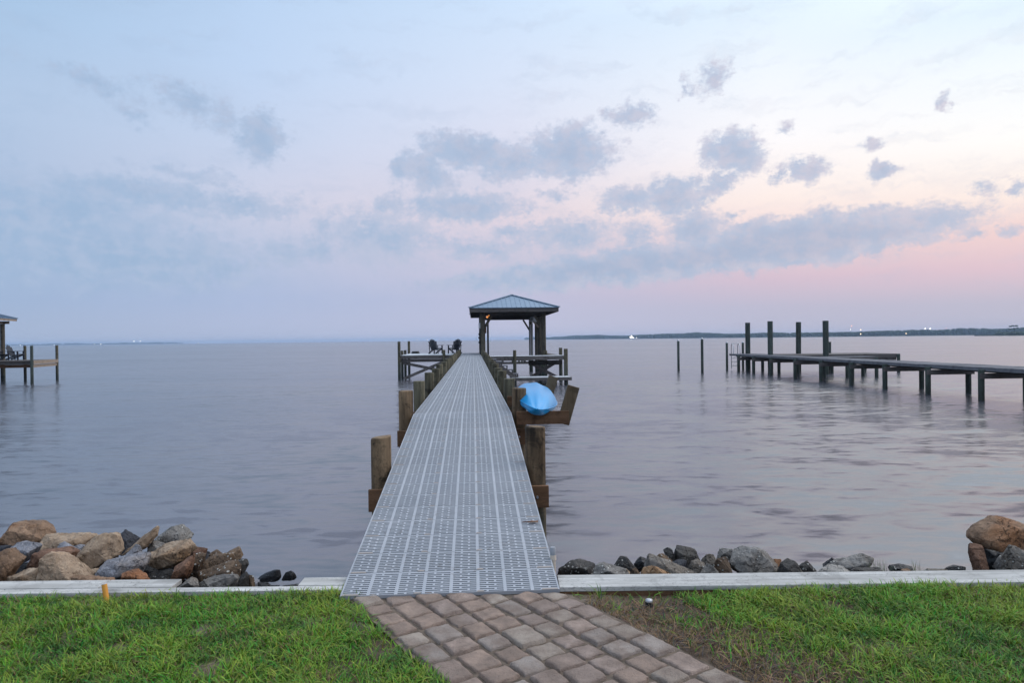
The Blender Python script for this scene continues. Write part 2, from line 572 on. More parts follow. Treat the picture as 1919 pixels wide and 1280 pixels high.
# broad veils without hard edges
SOFT = [(120, 420, 330, 95, 2, 0.75), (330, 375, 260, 45, 2, 0.5), (300, 520, 420, 60, 0, 0.5), (700, 455, 170, 60, 4, 0.55), (870, 340, 190, 90, 0, 0.4),
        (1050, 470, 260, 60, 0, 0.5), (1250, 505, 420, 34, -5, 0.8), (1480, 460, 360, 50, -4, 0.6), (960, 530, 300, 26, -2, 0.5), (400, 200, 200, 50, 18, 0.35),
        (490, 262, 60, 56, 20, 0.3), (1075, 290, 120, 60, 0, 0.35), (170, 160, 180, 40, 8, 0.3), (560, 560, 360, 40, 0, 0.25)]
vac = None
for px, py, rx, ry, rot, w in SOFT:
    a, e = azel(px, py)
    k = math.cos(a)
    mp = W.mapping(W.vmath('ADD', ae.outputs[0], W.vmath('MULTIPLY', wv, (0.8, 0.8, 0))), loc=(a, e, 0), rot=(0, 0, R(-rot)), scale=(rx / F * k * k, ry / F * k, 1), typ='TEXTURE')
    val = W.math('MULTIPLY', W.rng(W.vmath('LENGTH', mp, out=1), 1.15, 0.1, 0, 1, True), w)
    vac = val if vac is None else W.math('MAXIMUM', vac, val)
vac = W.math('MULTIPLY', vac, W.rng(fb, 0.3, 0.62, 0.45, 1.0))
st = W.noise(W.mapping(cv, rot=(0, 0, R(8)), scale=(1, 4.5, 1)), 8, 6, 0.62)
veil = W.math('MAXIMUM', vac, W.math('MULTIPLY', W.rng(st, 0.47, 0.72, 0, 0.32, True), W.rng(el, 0.02, 0.1)))
ccol = W.mix(W.rng(az, -0.65, 0.5), lin((150, 177, 209)), lin((176, 188, 211)))
ccol = W.mix(W.rng(el, 0.08, 0.24), ccol, W.mix(W.rng(az, -0.65, 0.6), lin((158, 183, 214)), lin((184, 194, 216))))
# the side turned to the glow (lower right) is a little paler and warmer, the core greyer
fb2 = W.noise(W.mapping(ae.outputs[0], loc=(-0.012, 0.009, 0), scale=(1, 1.4, 1)), 30, 6, 0.6)
lit = W.rng(W.math('SUBTRACT', fb, fb2), -0.16, 0.2, 0, 1, True)
ccol = W.mix(W.math('MULTIPLY', lit, 0.42), ccol, W.mix(W.rng(az, -0.5, 0.5), lin((190, 199, 222)), lin((232, 212, 216))))
core = W.rng(dens, 0.35, 1.0, 0, 0.35, True)
ccol = W.mix(core, ccol, W.mix(W.rng(az, -0.5, 0.5), lin((140, 167, 200)), lin((152, 166, 194))))
cur = W.mix(W.math('MULTIPLY', veil, 0.75), cur, ccol)
cur = W.mix(W.math('MULTIPLY', mask, 0.92), cur, ccol)

nish = W.node('ShaderNodeTexSky', sky_type='NISHITA')
nish.sun_disc = False
nish.sun_elevation = R(6)
nish.sun_rotation = R(82)
bg1 = W.node('ShaderNodeBackground')
W.l.new(nish.outputs[0], bg1.inputs[0])
bg1.inputs[1].default_value = 0.004
bg2 = W.node('ShaderNodeBackground')
# the dome overhead is brighter than the strip near the horizon
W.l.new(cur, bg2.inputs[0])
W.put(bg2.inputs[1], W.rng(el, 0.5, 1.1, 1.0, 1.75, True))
ad = W.node('ShaderNodeAddShader')
W.l.new(bg1.outputs[0], ad.inputs[0])
W.l.new(bg2.outputs[0], ad.inputs[1])
wo = W.node('ShaderNodeOutputWorld')
W.l.new(ad.outputs[0], wo.inputs['Surface'])

sl = bpy.data.lights.new('sun', 'SUN')
sl.energy = 0.9
sl.angle = R(50)
sl.color = (1.0, 0.88, 0.80)
so = bpy.data.objects.new('sun', sl)
link(so)
sdir = Vector((math.sin(R(82)) * math.cos(R(44)), math.cos(R(82)) * math.cos(R(44)), math.sin(R(44))))
so.rotation_euler = sdir.to_track_quat('Z', 'Y').to_euler()

# ------------------------------------------------------------------ camera
cam = bpy.data.cameras.new('camera')
cam.sensor_width = 36
cam.lens = 36 * F / 1919
cam.clip_start = 0.05
cam.clip_end = 40000
co = bpy.data.objects.new('camera', cam)
co.matrix_world = Matrix.Translation(EYE) @ CM.to_4x4()
link(co)
scene.camera = co

# ------------------------------------------------------------------ water
WATER_A, WATER_B = (0.040, 0.044, 0.060), (0.068, 0.063, 0.072)


def water_mat():
    m, t, b = new_mat('long_exposure_water', 0.21, 0.5)
    b.inputs['IOR'].default_value = 2.2
    p = pos(t)
    s = t.node('ShaderNodeSeparateXYZ')
    t.l.new(p, s.inputs[0])
    def slope(rot, sc, scale, amp, det=3):
        n_ = t.noise(t.mapping(p, rot=(0, 0, R(rot)), scale=sc), scale, det, 0.55, out=1, dist=0.3)
        return t.vmath('MULTIPLY', t.vmath('SUBTRACT', n_, (0.5, 0.5, 0.5)), (amp * 0.6, amp, 0.0)), n_
    s1, _ = slope(-10, (0.36, 1.0, 1), 1.9, 0.34)
    s2, _ = slope(6, (0.36, 1.0, 1), 0.8, 0.28, 4)
    s3, n3 = slope(3, (0.35, 1.0, 1), 0.17, 0.17)
    s4, _ = slope(14, (0.4, 1.0, 1), 4.4, 0.46, 3)
    s5, _ = slope(-4, (0.3, 1.0, 1), 0.024, 0.13, 2)
    s6, _ = slope(9, (0.3, 1.0, 1), 0.065, 0.16, 3)
    s3 = t.vmath('ADD', s3, s6)
    sm = t.vmath('ADD', t.vmath('ADD', s1, s2), t.vmath('ADD', t.vmath('ADD', s3, s5), s4))
    nv = t.vmath('NORMALIZE', t.vmath('ADD', sm, (0.0, 0.0, 1.0)))
    t.l.new(nv, b.inputs['Normal'])
    sp_ = t.node('ShaderNodeSeparateXYZ')
    t.l.new(n3, sp_.inputs[0])
    col = t.mix(t.rng(sp_.outputs[2], 0.35, 0.65), WATER_A, WATER_B)
    t.put(b.inputs['Base Color'], col)
    return m


M['water'] = water_mat()
wb = MB()
wb.add([(-7500, -40, 0), (7500, -40, 0), (7500, 8000, 0), (-7500, 8000, 0)], [(0, 1, 2, 3)])
tag(wb.build('water', M['water']), kind='structure')

# ------------------------------------------------------------------ ground, shore, seawall
GZ = 1.112
CAPZ = 1.138
PIER0 = 4.115


def ground_mat():
    m, t, b = new_mat('sandy_soil', 0.95, 0.15)
    p = pos(t)
    n1 = t.noise(p, 3.2, 6, 0.65)
    n2 = t.noise(p, 70, 5, 0.7)
    col = t.ramp(n1, [(0.35, (0.075, 0.055, 0.04)), (0.55, (0.13, 0.095, 0.065)), (0.75, (0.2, 0.15, 0.11))])
    sv_ = t.node('ShaderNodeSeparateXYZ')
    t.l.new(p, sv_.inputs[0])
    tq = t.math('ADD', t.math('MULTIPLY', t.math('SUBTRACT', sv_.outputs[0], -0.985), 0.837), t.math('MULTIPLY', t.math('SUBTRACT', sv_.outputs[1], 4.08), 0.547))
    sand = t.math('MULTIPLY', t.rng(t.math('ADD', tq, t.math('MULTIPLY', n1, 0.25)), 1.62, 1.2, 0, 1, True), t.rng(sv_.outputs[1], 3.55, 3.9, 0.25, 1.0))
    col = t.mix(t.math('MULTIPLY', sand, t.rng(n1, 0.38, 0.58)), col, (0.36, 0.30, 0.235))
    col = t.mix(t.rng(n2, 0.35, 0.7, 0, 0.5), col, (0.07, 0.05, 0.035))
    t.put(b.inputs['Base Color'], col)
    t.put(b.inputs['Normal'], t.bump(t.math('ADD', n1, n2), 0.6, 0.02))
    return m


M['soil'] = ground_mat()


def gz(x, y):
    dip = -0.035 * math.exp(-((x - 0.9) / 0.75) ** 4) * (1 if y > 3.0 else 0.5)
    return GZ + dip + 0.012 * noise.noise(Vector((x * 1.3, y * 1.3, 0))) + 0.012 * noise.noise(Vector((x * 5, y * 5, 3)))


gb = MB()
nx, ny = 160, 60
xs = [-9 + 18 * i / nx for i in range(nx + 1)]
ys = [-4 + 8.222 * (j / ny) for j in range(ny + 1)]
gb.add([(x, y, gz(x, y)) for y in ys for x in xs], [(j * (nx + 1) + i, j * (nx + 1) + i + 1, (j + 1) * (nx + 1) + i + 1, (j + 1) * (nx + 1) + i) for j in range(ny) for i in range(nx)], 0, True)
# far edges of the yard drop to the water bed
gb.add([(-60, -35, GZ - 0.05), (60, -35, GZ - 0.05), (60, -4, GZ - 0.05), (-60, -4, GZ - 0.05)], [(0, 1, 2, 3)])
gb.add([(-60, -4, GZ - 0.05), (-9, -4, GZ - 0.05), (-9, 4.222, GZ - 0.05), (-60, 4.222, GZ - 0.05)], [(0, 1, 2, 3)])
gb.add([(9, -4, GZ - 0.05), (60, -4, GZ - 0.05), (60, 4.222, GZ - 0.05), (9, 4.222, GZ - 0.05)], [(0, 1, 2, 3)])
tag(gb.build('ground', M['soil']), kind='structure')


def shore_h(x, y):
    t = y - 4.47
    if x < 0:
        k = max(0.0, min(1.0, (-1.62 - x) / 0.42))
        top = -0.5 + 1.32 * k
        h = top - max(0.0, t - 0.9) * 0.55 * (0.5 + k)
    else:
        k = max(0.0, min(1.0, (x - 0.35) / 0.3))
        top = -0.5 + 1.36 * k
        h = top - max(0.0, t - 0.02) * 0.34
    return h + 0.05 * noise.noise(Vector((x * 4, y * 4, 9))) + 0.025 * noise.noise(Vector((x * 13, y * 13, 2)))


sb = MB()
nx, ny = 170, 40
xs = [-10 + 20 * i / nx for i in range(nx + 1)]
ys = [4.46 + 4.5 * j / ny for j in range(ny + 1)]
sb.add([(x, y, shore_h(x, y)) for y in ys for x in xs], [(j * (nx + 1) + i, j * (nx + 1) + i + 1, (j + 1) * (nx + 1) + i + 1, (j + 1) * (nx + 1) + i) for j in range(ny) for i in range(nx)], 0, True)
tag(sb.build('shore', plain('shade_dark_rubble', (0.018, 0.017, 0.016), 0.95, spec=0.1, var=0.5, scale=20)), kind='structure')  # rubble coloured near black to paint in deep shadow between the rocks

sw = thing('seawall', 'low timber seawall with silvery cap boards along the grass edge', 'seawall', (0, 4.32, 0))
YB = 0.0       # local y of the seam between the two boards (world 4.32)


def board(x0, x1, y0, y1, z1, th=0.03, name='cap_board', mat='cap', lab=None):
    o = MB().box(((x0 + x1) / 2, (y0 + y1) / 2, z1 - th / 2), (x1 - x0, y1 - y0, th)).build(name, M[mat], sw, bevel=0.004)
    if lab:
        o['label'] = lab
    return o


XL = -0.99                                     # pier's left edge at the seawall
xc1 = at_y(337, 1095, 4.39).x
xc2 = at_y(568, 1093, 4.39).x
F0, FS, FB = -0.118, -0.042, 0.1          # front edge, seam, back edge (local y)
board(-9, -3.2, F0, FS - 0.002, CAPZ)
board(-3.195, XL + 0.12, F0, FS - 0.002, CAPZ)
board(-9, -2.62, FS + 0.002, FB, CAPZ + 0.003)
board(-2.615, xc1, FS + 0.002, FB, CAPZ + 0.003)
board(xc2, -0.86, FS + 0.002, FB, CAPZ + 0.003, lab='short rear cap board beside the pier')
board(0.275, 9, F0, 0.102, CAPZ)
fb_ = MB().box((0, -0.095, CAPZ - 0.030 - 0.152), (17.9, 0.036, 0.3))
fb_.build('fascia_board', M['beam'], sw)
sh = MB()
k = -9.0
while k < 9:
    sh.box((k + 0.07, 0.0, 0.22), (0.132, 0.05, 1.745))
    k += 0.138
sh.build('sheet_board', M['piling_grey'], sw)

# ------------------------------------------------------------------ paver path
def paver_mat():
    m, t, b = new_mat('tumbled_paver', 0.9, 0.2)
    p = pos(t)
    at = t.node('ShaderNodeAttribute', attribute_name='tint')
    n1 = t.noise(p, 9, 6, 0.6)
    n2 = t.noise(p, 160, 4, 0.75)
    n3 = t.noise(p, 60, 3, 0.6)
    col = t.mix(t.rng(n1, 0.35, 0.65), at.outputs['Color'], (0.2, 0.15, 0.12))
    col = t.mix(t.rng(n2, 0.42, 0.3, 0, 0.5), col, (0.42, 0.36, 0.32))
    col = t.mix(t.rng(n2, 0.6, 0.72, 0, 0.55), col, (0.075, 0.05, 0.042))
    col = t.mix(t.rng(n3, 0.70, 0.76, 0, 0.7), col, (0.04, 0.03, 0.028))
    t.put(b.inputs['Base Color'], col)
    t.put(b.inputs['Normal'], t.bump(t.math('ADD', t.math('MULTIPLY', n2, 0.8), n3), 1.0, 0.009))
    return m


M['paver'] = paver_mat()
PA = Vector((0.547, -0.837, 0))                 # path runs towards the lower right
PB = Vector((0.837, 0.547, 0))                  # across the path
P0 = Vector((-0.985, 4.08, 0))                   # left edge at the seawall


def st_of(x, y):
    d = Vector((x, y, 0)) - P0
    return d.dot(PA), d.dot(PB)


PATHW = 1.10
rp = random.Random(4)
pb = MB()
tints = []
t0 = 0.0
cw = [0.15, 0.17, 0.15, 0.175, 0.145, 0.16, 0.15]
for ci, w in enumerate(cw):
    s = -1.1 + rp.random() * 0.12
    while s < 4.5:
        ln = rp.choice([0.145, 0.155, 0.16, 0.215, 0.23, 0.17, 0.15])
        tt = t0 + w / 2 + rp.uniform(-0.004, 0.004)
        cs = s + ln / 2
        s += ln
        c = P0 + PA * cs + PB * tt
        if c.y > 4.10 - (0.02 if ln > 0.2 else 0.0) or c.x < -1.12:
            continue
        if c.y > 4.02 and c.x > 0.47:
            continue
        n = 14
        hx, hy = ln / 2 - 0.0062, w / 2 - 0.0062
        rot = rp.uniform(-0.05, 0.05)
        lift = rp.uniform(-0.006, 0.008)
        tx, ty = rp.uniform(-0.02, 0.02), rp.uniform(-0.02, 0.02)
        sd = rp.random() * 100
        vs = []
        for j in range(n + 1):
            for i in range(n + 1):
                a = -1 + 2 * i / n
                b_ = -1 + 2 * j / n
                a = math.copysign(abs(a) ** 0.6, a)
                b_ = math.copysign(abs(b_) ** 0.6, b_)
                # round the corners of the outline
                rr = max(abs(a), abs(b_))
                q = min(abs(a), abs(b_))
                f = 1 - 0.055 * (rr * q) ** 6
                lx, ly = a * hx * f, b_ * hy * f
                ex = hx - abs(a * hx)
                ey = hy - abs(b_ * hy)
                edge = min(ex, ey)
                rad = 0.022
                dz = -(rad - math.sqrt(max(0, rad * rad - max(0, rad - edge) ** 2))) if edge < rad else 0.0
                wob = noise.noise(Vector((lx * 22 + sd, ly * 22, 1))) * 0.009
                wz = noise.noise(Vector((lx * 16 + sd, ly * 16, 5))) * 0.006 + noise.noise(Vector((lx * 50 + sd, ly * 50, 5))) * 0.0025
                if edge < 0.008:
                    lx += wob
                    ly += wob * 0.8
                z = GZ + 0.027 + lift + dz + wz + lx * tx + ly * ty
                if i in (0, n) or j in (0, n):
                    z = GZ - 0.03
                ca, sa = math.cos(rot), math.sin(rot)
                q_ = c + PA * (lx * ca - ly * sa) + PB * (lx * sa + ly * ca)
                vs.append((q_.x, min(q_.y, 4.109 + 0.0005 * j), z))
        fs = [(j * (n + 1) + i, j * (n + 1) + i + 1, (j + 1) * (n + 1) + i + 1, (j + 1) * (n + 1) + i) for j in range(n) for i in range(n)]
        pb.add(vs, fs, 0, True)
        k = rp.uniform(0.98, 1.42)
        base = rp.choice([(0.29, 0.22, 0.18), (0.265, 0.205, 0.172), (0.295, 0.245, 0.20), (0.25, 0.195, 0.165), (0.28, 0.205, 0.16), (0.26, 0.22, 0.19)])
        tints += [[x * k for x in base]] * len(vs)
    t0 += w
nv_ = len(pb.v)
gs, gt = 90, 22
gv = []
for j in range(gt + 1):
    for i in range(gs + 1):
        q_ = P0 + PA * (-1.0 + 5.5 * i / gs) + PB * (-0.012 + 1.13 * j / gt)
        gv.append((q_.x, min(q_.y, 4.104), GZ + 0.012 + 0.006 * noise.noise(Vector((q_.x * 12, q_.y * 12, 0)))))
gf = []
for j in range(gt):
    for i in range(gs):
        f_ = (j * (gs + 1) + i, j * (gs + 1) + i + 1, (j + 1) * (gs + 1) + i + 1, (j + 1) * (gs + 1) + i)
        if any(gv[q][1] < 4.1035 for q in f_) and all(gv[q][0] < 1.6 or gv[q][1] < 3.6 for q in f_):
            gf.append(f_)
pb.add(gv, gf, 1, True)
tints += [[0.3, 0.25, 0.2]] * (len(pb.v) - nv_)
M['joint_sand'] = plain('joint_sand', (0.12, 0.09, 0.066), 0.95, var=0.5, scale=18)
path = pb.build('path', [M['paver'], M['joint_sand']])
ca_ = path.data.color_attributes.new('tint', 'FLOAT_COLOR', 'POINT')
ca_.data.foreach_set('color', np.array([(*c, 1) for c in tints], dtype=np.float32).ravel())
tag(path, kind='structure')

# ------------------------------------------------------------------ grass
def leaf_mat(name):
    m, t, b = new_mat(name, 0.6, 0.25)
    at = t.node('ShaderNodeAttribute', attribute_name='tint')
    t.l.new(at.outputs['Color'], b.inputs['Base Color'])
    b.inputs['Subsurface Weight'].default_value = 0.0
    tr = t.node('ShaderNodeBsdfTranslucent')
    t.l.new(at.outputs['Color'], tr.inputs[0])
    mx = t.node('ShaderNodeMixShader')
    mx.inputs[0].default_value = 0.2
    t.l.new(b.outputs[0], mx.inputs[1])
    t.l.new(tr.outputs[0], mx.inputs[2])
    t.l.new(mx.outputs[0], t.n['Material Output'].inputs[0])
    return m


M['leaf'] = leaf_mat('grass_blade')
rg = np.random.default_rng(11)


def blades(name, P, L, Wd, lean, tint, mat='leaf'):
    """P (n,3) roots; one tapering bent blade of two quads and a tip each"""
    n = len(P)
    ang = rg.uniform(0, 2 * np.pi, n)
    dx, dy = np.cos(ang), np.sin(ang)
    side = np.stack([-dy, dx, np.zeros(n)], 1)
    tw = rg.uniform(-0.6, 0.6, n)
    V = np.zeros((n, 7, 3))
    for k, (f, wf) in enumerate(((0, 0.8), (0.4, 1.0), (0.75, 0.7), (1.0, 0.0))):
        out = lean * L * (0.35 * f + 0.65 * f * f)
        up = L * (f - 0.42 * lean * f * f)
        c = np.stack([P[:, 0] + dx * out, P[:, 1] + dy * out, P[:, 2] + up], 1)
        sd = side.copy()
        sd[:, 2] = tw * f
        if k < 3:
            V[:, 2 * k] = c - sd * (Wd * wf / 2)[:, None]
            V[:, 2 * k + 1] = c + sd * (Wd * wf / 2)[:, None]
        else:
            V[:, 6] = c
    T = np.array([[0, 1, 3], [0, 3, 2], [2, 3, 5], [2, 5, 4], [4, 5, 6]])
    tri = (np.arange(n)[:, None, None] * 7 + T[None]).reshape(-1)
    me = bpy.data.meshes.new(name)
    me.vertices.add(n * 7)
    me.vertices.foreach_set('co', V.reshape(-1).astype(np.float32))
    nt = n * 5
    me.loops.add(nt * 3)
    me.loops.foreach_set('vertex_index', tri.astype(np.int32))
    me.polygons.add(nt)
    me.polygons.foreach_set('loop_start', (np.arange(nt) * 3).astype(np.int32))
    me.polygons.foreach_set('loop_total', np.full(nt, 3, np.int32))
    me.polygons.foreach_set('use_smooth', np.ones(nt, bool))
    me.update()
    a = me.color_attributes.new('tint', 'FLOAT_COLOR', 'POINT')
    cc = np.ones((n, 7, 4), np.float32)
    cc[:, :, :3] = tint[:, None, :]
    a.data.foreach_set('color', cc.reshape(-1))
    me.materials.append(M[mat])
    o = bpy.data.objects.new(name, me)
    return link(o)


def nz(x, y, s, o=0.0):
    return np.array([noise.noise(Vector((a * s + o, b * s - o, o))) for a, b in zip(x, y)])


def lawn(n, x0, x1, y0, y1):
    x = rg.uniform(x0, x1, n)
    y = rg.uniform(y0, y1, n)
    dx, dy = x - P0.x, y - P0.y
    s = dx * PA.x + dy * PA.y
    t = dx * PB.x + dy * PB.y
    jag = 0.05 * nz(x, y, 6, 1.7)
    left = t < -0.02 + jag
    bare = 0.40 + 0.20 * np.clip(s, 0, 1.5) + 0.22 * nz(x, y, 2.2, 4.1)
    right = t > PATHW + 0.05 + jag
    td = t - PATHW
    pr = np.clip((td - 0.08) / np.maximum(bare, 0.05), 0.03, 1)
    # sandy corner between the path and the seawall
    corner = (y > 3.85) & (x < 1.05 + 0.2 * nz(x, y, 4, 2.2)) & (x > 0.2)
    pr = np.where(corner, 0.10, pr ** 1.4)
    worn = np.clip(1.15 + 1.4 * nz(x, y, 3.0, 8.8) + 0.8 * nz(x, y, 9.0, 2.8), 0.25, 1)
    keep = left | (right & (rg.uniform(0, 1, n) < pr))
    keep &= (rg.uniform(0, 1, n) < worn)
    keep &= y < 4.195 - 0.012 + 0.03 * nz(x, y, 9, 5.5)
    keep &= ~((x > -1.0) & (x < 0.27) & (y > 4.05))
    x, y, td = x[keep], y[keep], np.where(left, 9.0, td)[keep]
    n = len(x)
    z = np.array([gz(a, b) for a, b in zip(x, y)]) - 0.004
    cl = nz(x, y, 5.0, 3.3)
    L = rg.uniform(0.03, 0.082, n) * (1 + 0.4 * cl)
    Wd = rg.uniform(0.003, 0.0068, n)
    lean = rg.uniform(0.35, 1.35, n)
    g = np.stack([0.105 + 0.04 * rg.standard_normal(n), 0.255 + 0.06 * rg.standard_normal(n), 0.026 + 0.01 * rg.standard_normal(n)], 1)
    yel = np.array([0.31, 0.36, 0.045])
    k = np.clip(0.30 + 0.6 * nz(x, y, 1.5, 6.1) + 0.28 * rg.standard_normal(n), 0, 1)[:, None]
    c = g * (1 - k) + yel * k
    drk = np.array([0.03, 0.10, 0.022])
    k = np.clip(0.08 - 1.1 * cl + 0.35 * rg.standard_normal(n), 0, 0.85)[:, None]
    c = c * (1 - k) + drk * k
    dead = (rg.uniform(0, 1, n) < 0.10 + 0.10 * (nz(x, y, 2.0, 9.9) > 0.15) + 0.55 * np.clip(1 - td / 0.55, 0, 1))
    c[dead] = np.array([0.26, 0.17, 0.085]) * rg.uniform(0.5, 1.2, (dead.sum(), 1))
    L[dead] *= 0.8
    return np.stack([x, y, z], 1), L, Wd, lean, np.clip(c, 0.005, 1)


a = lawn(105000, -3.4, 3.4, 2.95, 4.2)
b = lawn(26000, -6, 6, 1.2, 2.95)
tag(blades('grass', *[np.concatenate([p, q]) for p, q in zip(a, b)]), 'green lawn grass on both sides of the paver path', 'grass', kind='stuff')

# dry thatch and dead grass along the right edge of the path
n = 10000
s_ = rg.uniform(-0.1, 2.2, n)
t_ = PATHW + 0.03 + np.abs(rg.normal(0.1, 0.24, n))
x = P0.x + PA.x * s_ + PB.x * t_
y = P0.y + PA.y * s_ + PB.y * t_
k = (y < 4.08) & (nz(x, y, 3.5, 7.7) + 0.35 * rg.standard_normal(n) > 0.02)
x, y = x[k], y[k]
n = len(x)
z = np.array([gz(p, q) for p, q in zip(x, y)])
tint = np.where(rg.uniform(0, 1, (n, 1)) < 0.35, np.array([0.10, 0.085, 0.07]), np.array([0.27, 0.165, 0.085])) * rg.uniform(0.3, 1.4, (n, 1)) + rg.normal(0, 0.012, (n, 3))
tag(blades('dead_grass', np.stack([x, y, z], 1), rg.uniform(0.03, 0.08, n), rg.uniform(0.0018, 0.004, n), rg.uniform(0.7, 1.7, n), np.clip(tint, 0.01, 1)),
    'dry brown dead grass along the right edge of the path', 'dead grass', kind='stuff')


def tuft(name, x, y, z, n, h, spread, col, label, cat, group=None, lean=(0.1, 0.6), w=(0.003, 0.006)):
    r_ = spread * np.sqrt(rg.uniform(0, 1, n))
    a_ = rg.uniform(0, 6.28, n)
    P = np.stack([r_ * np.cos(a_), r_ * np.sin(a_), np.zeros(n)], 1)
    c = np.array(col) * rg.uniform(0.6, 1.3, (n, 1))
    o = blades(name, P, h * rg.uniform(0.5, 1.0, n), rg.uniform(*w, n), rg.uniform(*lean, n), c)
    o.location = (x, y, z)
    return tag(o, label, cat, group)


# ------------------------------------------------------------------ rocks
def make_rock(name, poly, y, th, mat, seed, label, rough=1.0, group='rocks piled along the shore'):
    rr = random.Random(seed)
    pts = [at_y(px, py, y) for px, py in poly]
    cx = sum(p.x for p in pts) / len(pts)
    cz = sum(p.z for p in pts) / len(pts)
    w = max(p.x for p in pts) - min(p.x for p in pts)
    h = max(p.z for p in pts) - min(p.z for p in pts)
    size = min(w, h) * 0.6 + max(w, h) * 0.4
    T = th * size
    base = Vector((cx, y, cz))
    V = []
    for p in pts:
        V.append(Vector((p.x - cx, rr.uniform(-0.3, 0.3) * T, p.z - cz)))
    for sgn, sc in ((-1, 0.66), (1, 0.75)):
        ta, tb = rr.uniform(-0.5, 0.5), rr.uniform(-0.25, 0.75)
        for p in pts:
            if rr.random() < 0.6:
                s = min(0.92, sc * rr.uniform(0.85, 1.2))
                qx, qz = (p.x - cx) * s, (p.z - cz) * s - (0.10 * h if sgn < 0 else -0.02 * h)
                dep = 0.5 - ta * qx / w - tb * qz / h
                V.append(Vector((qx, sgn * T * max(0.12, dep), qz)))
    bm = bmesh.new()
    for v in V:
        bm.verts.new(v)
    res = bmesh.ops.convex_hull(bm, input=bm.verts)
    bmesh.ops.delete(bm, geom=[v for v in bm.verts if not v.link_faces], context='VERTS')
    bmesh.ops.dissolve_limit(bm, angle_limit=R(12), verts=bm.verts, edges=bm.edges)
    bmesh.ops.bevel(bm, geom=list(bm.edges), offset=0.014 * size, segments=1, affect='EDGES', profile=0.5, clamp_overlap=True)
    bmesh.ops.triangulate(bm, faces=bm.faces)
    tgt = size * 0.06
    for _ in range(5):
        es = [e for e in bm.edges if e.calc_length() > tgt]
        if not es or len(bm.faces) > 6000:
            break
        bmesh.ops.subdivide_edges(bm, edges=es, cuts=1)
        bmesh.ops.triangulate(bm, faces=[f for f in bm.faces if len(f.verts) > 3])
    bm.normal_update()
    o3 = Vector((seed * 3.1, seed * 1.7, 0))
    mv = {}
    for v in bm.verts:
        q = v.co / size
        d = 0.008 * noise.noise(q * 2.6 + o3) - 0.026 * abs(noise.noise(q * 4.5 + o3)) ** 1.3 + 0.010 * noise.noise(q * 12 + o3) + 0.010 * noise.noise(q * 27 + o3)
        vd, vp = noise.voronoi(q * 2.4 + o3)
        d += 0.030 * noise.noise(vp[0] * 5.3) - 0.02 * max(0.0, 0.12 - (vd[1] - vd[0])) / 0.12
        vd, vp = noise.voronoi(q * 6.5 + o3)
        d += 0.016 * noise.noise(vp[0] * 4.1) + 0.016
        mv[v] = v.normal * d * size * rough
    for v, d in mv.items():
        v.co += d
    bmesh.ops.recalc_face_normals(bm, faces=bm.faces)
    me = bpy.data.meshes.new(name)
    bm.to_mesh(me)
    bm.free()
    me.polygons.foreach_set('use_smooth', [True] * len(me.polygons))
    me.set_sharp_from_angle(angle=R(24))
    me.materials.append(RM[mat])
    o = bpy.data.objects.new(name, me)
    o.location = base
    link(o)
    return tag(o, label, 'rock', group)


def P6(*c):
    return [(x * 0.172, 970 + y * 0.172) for x, y in c]


def P7(*c):
    return [(260 + x * 0.172, 970 + y * 0.172) for x, y in c]


def R8(*c):
    return [(1020 + x * 0.172, 1010 + y * 0.172) for x, y in c]


def S1(*c):
    return [(1320 + x * 0.172, 1010 + y * 0.172) for x, y in c]


def S2(*c):
    return [(1620 + x * 0.1558, 950 + y * 0.1558) for x, y in c]


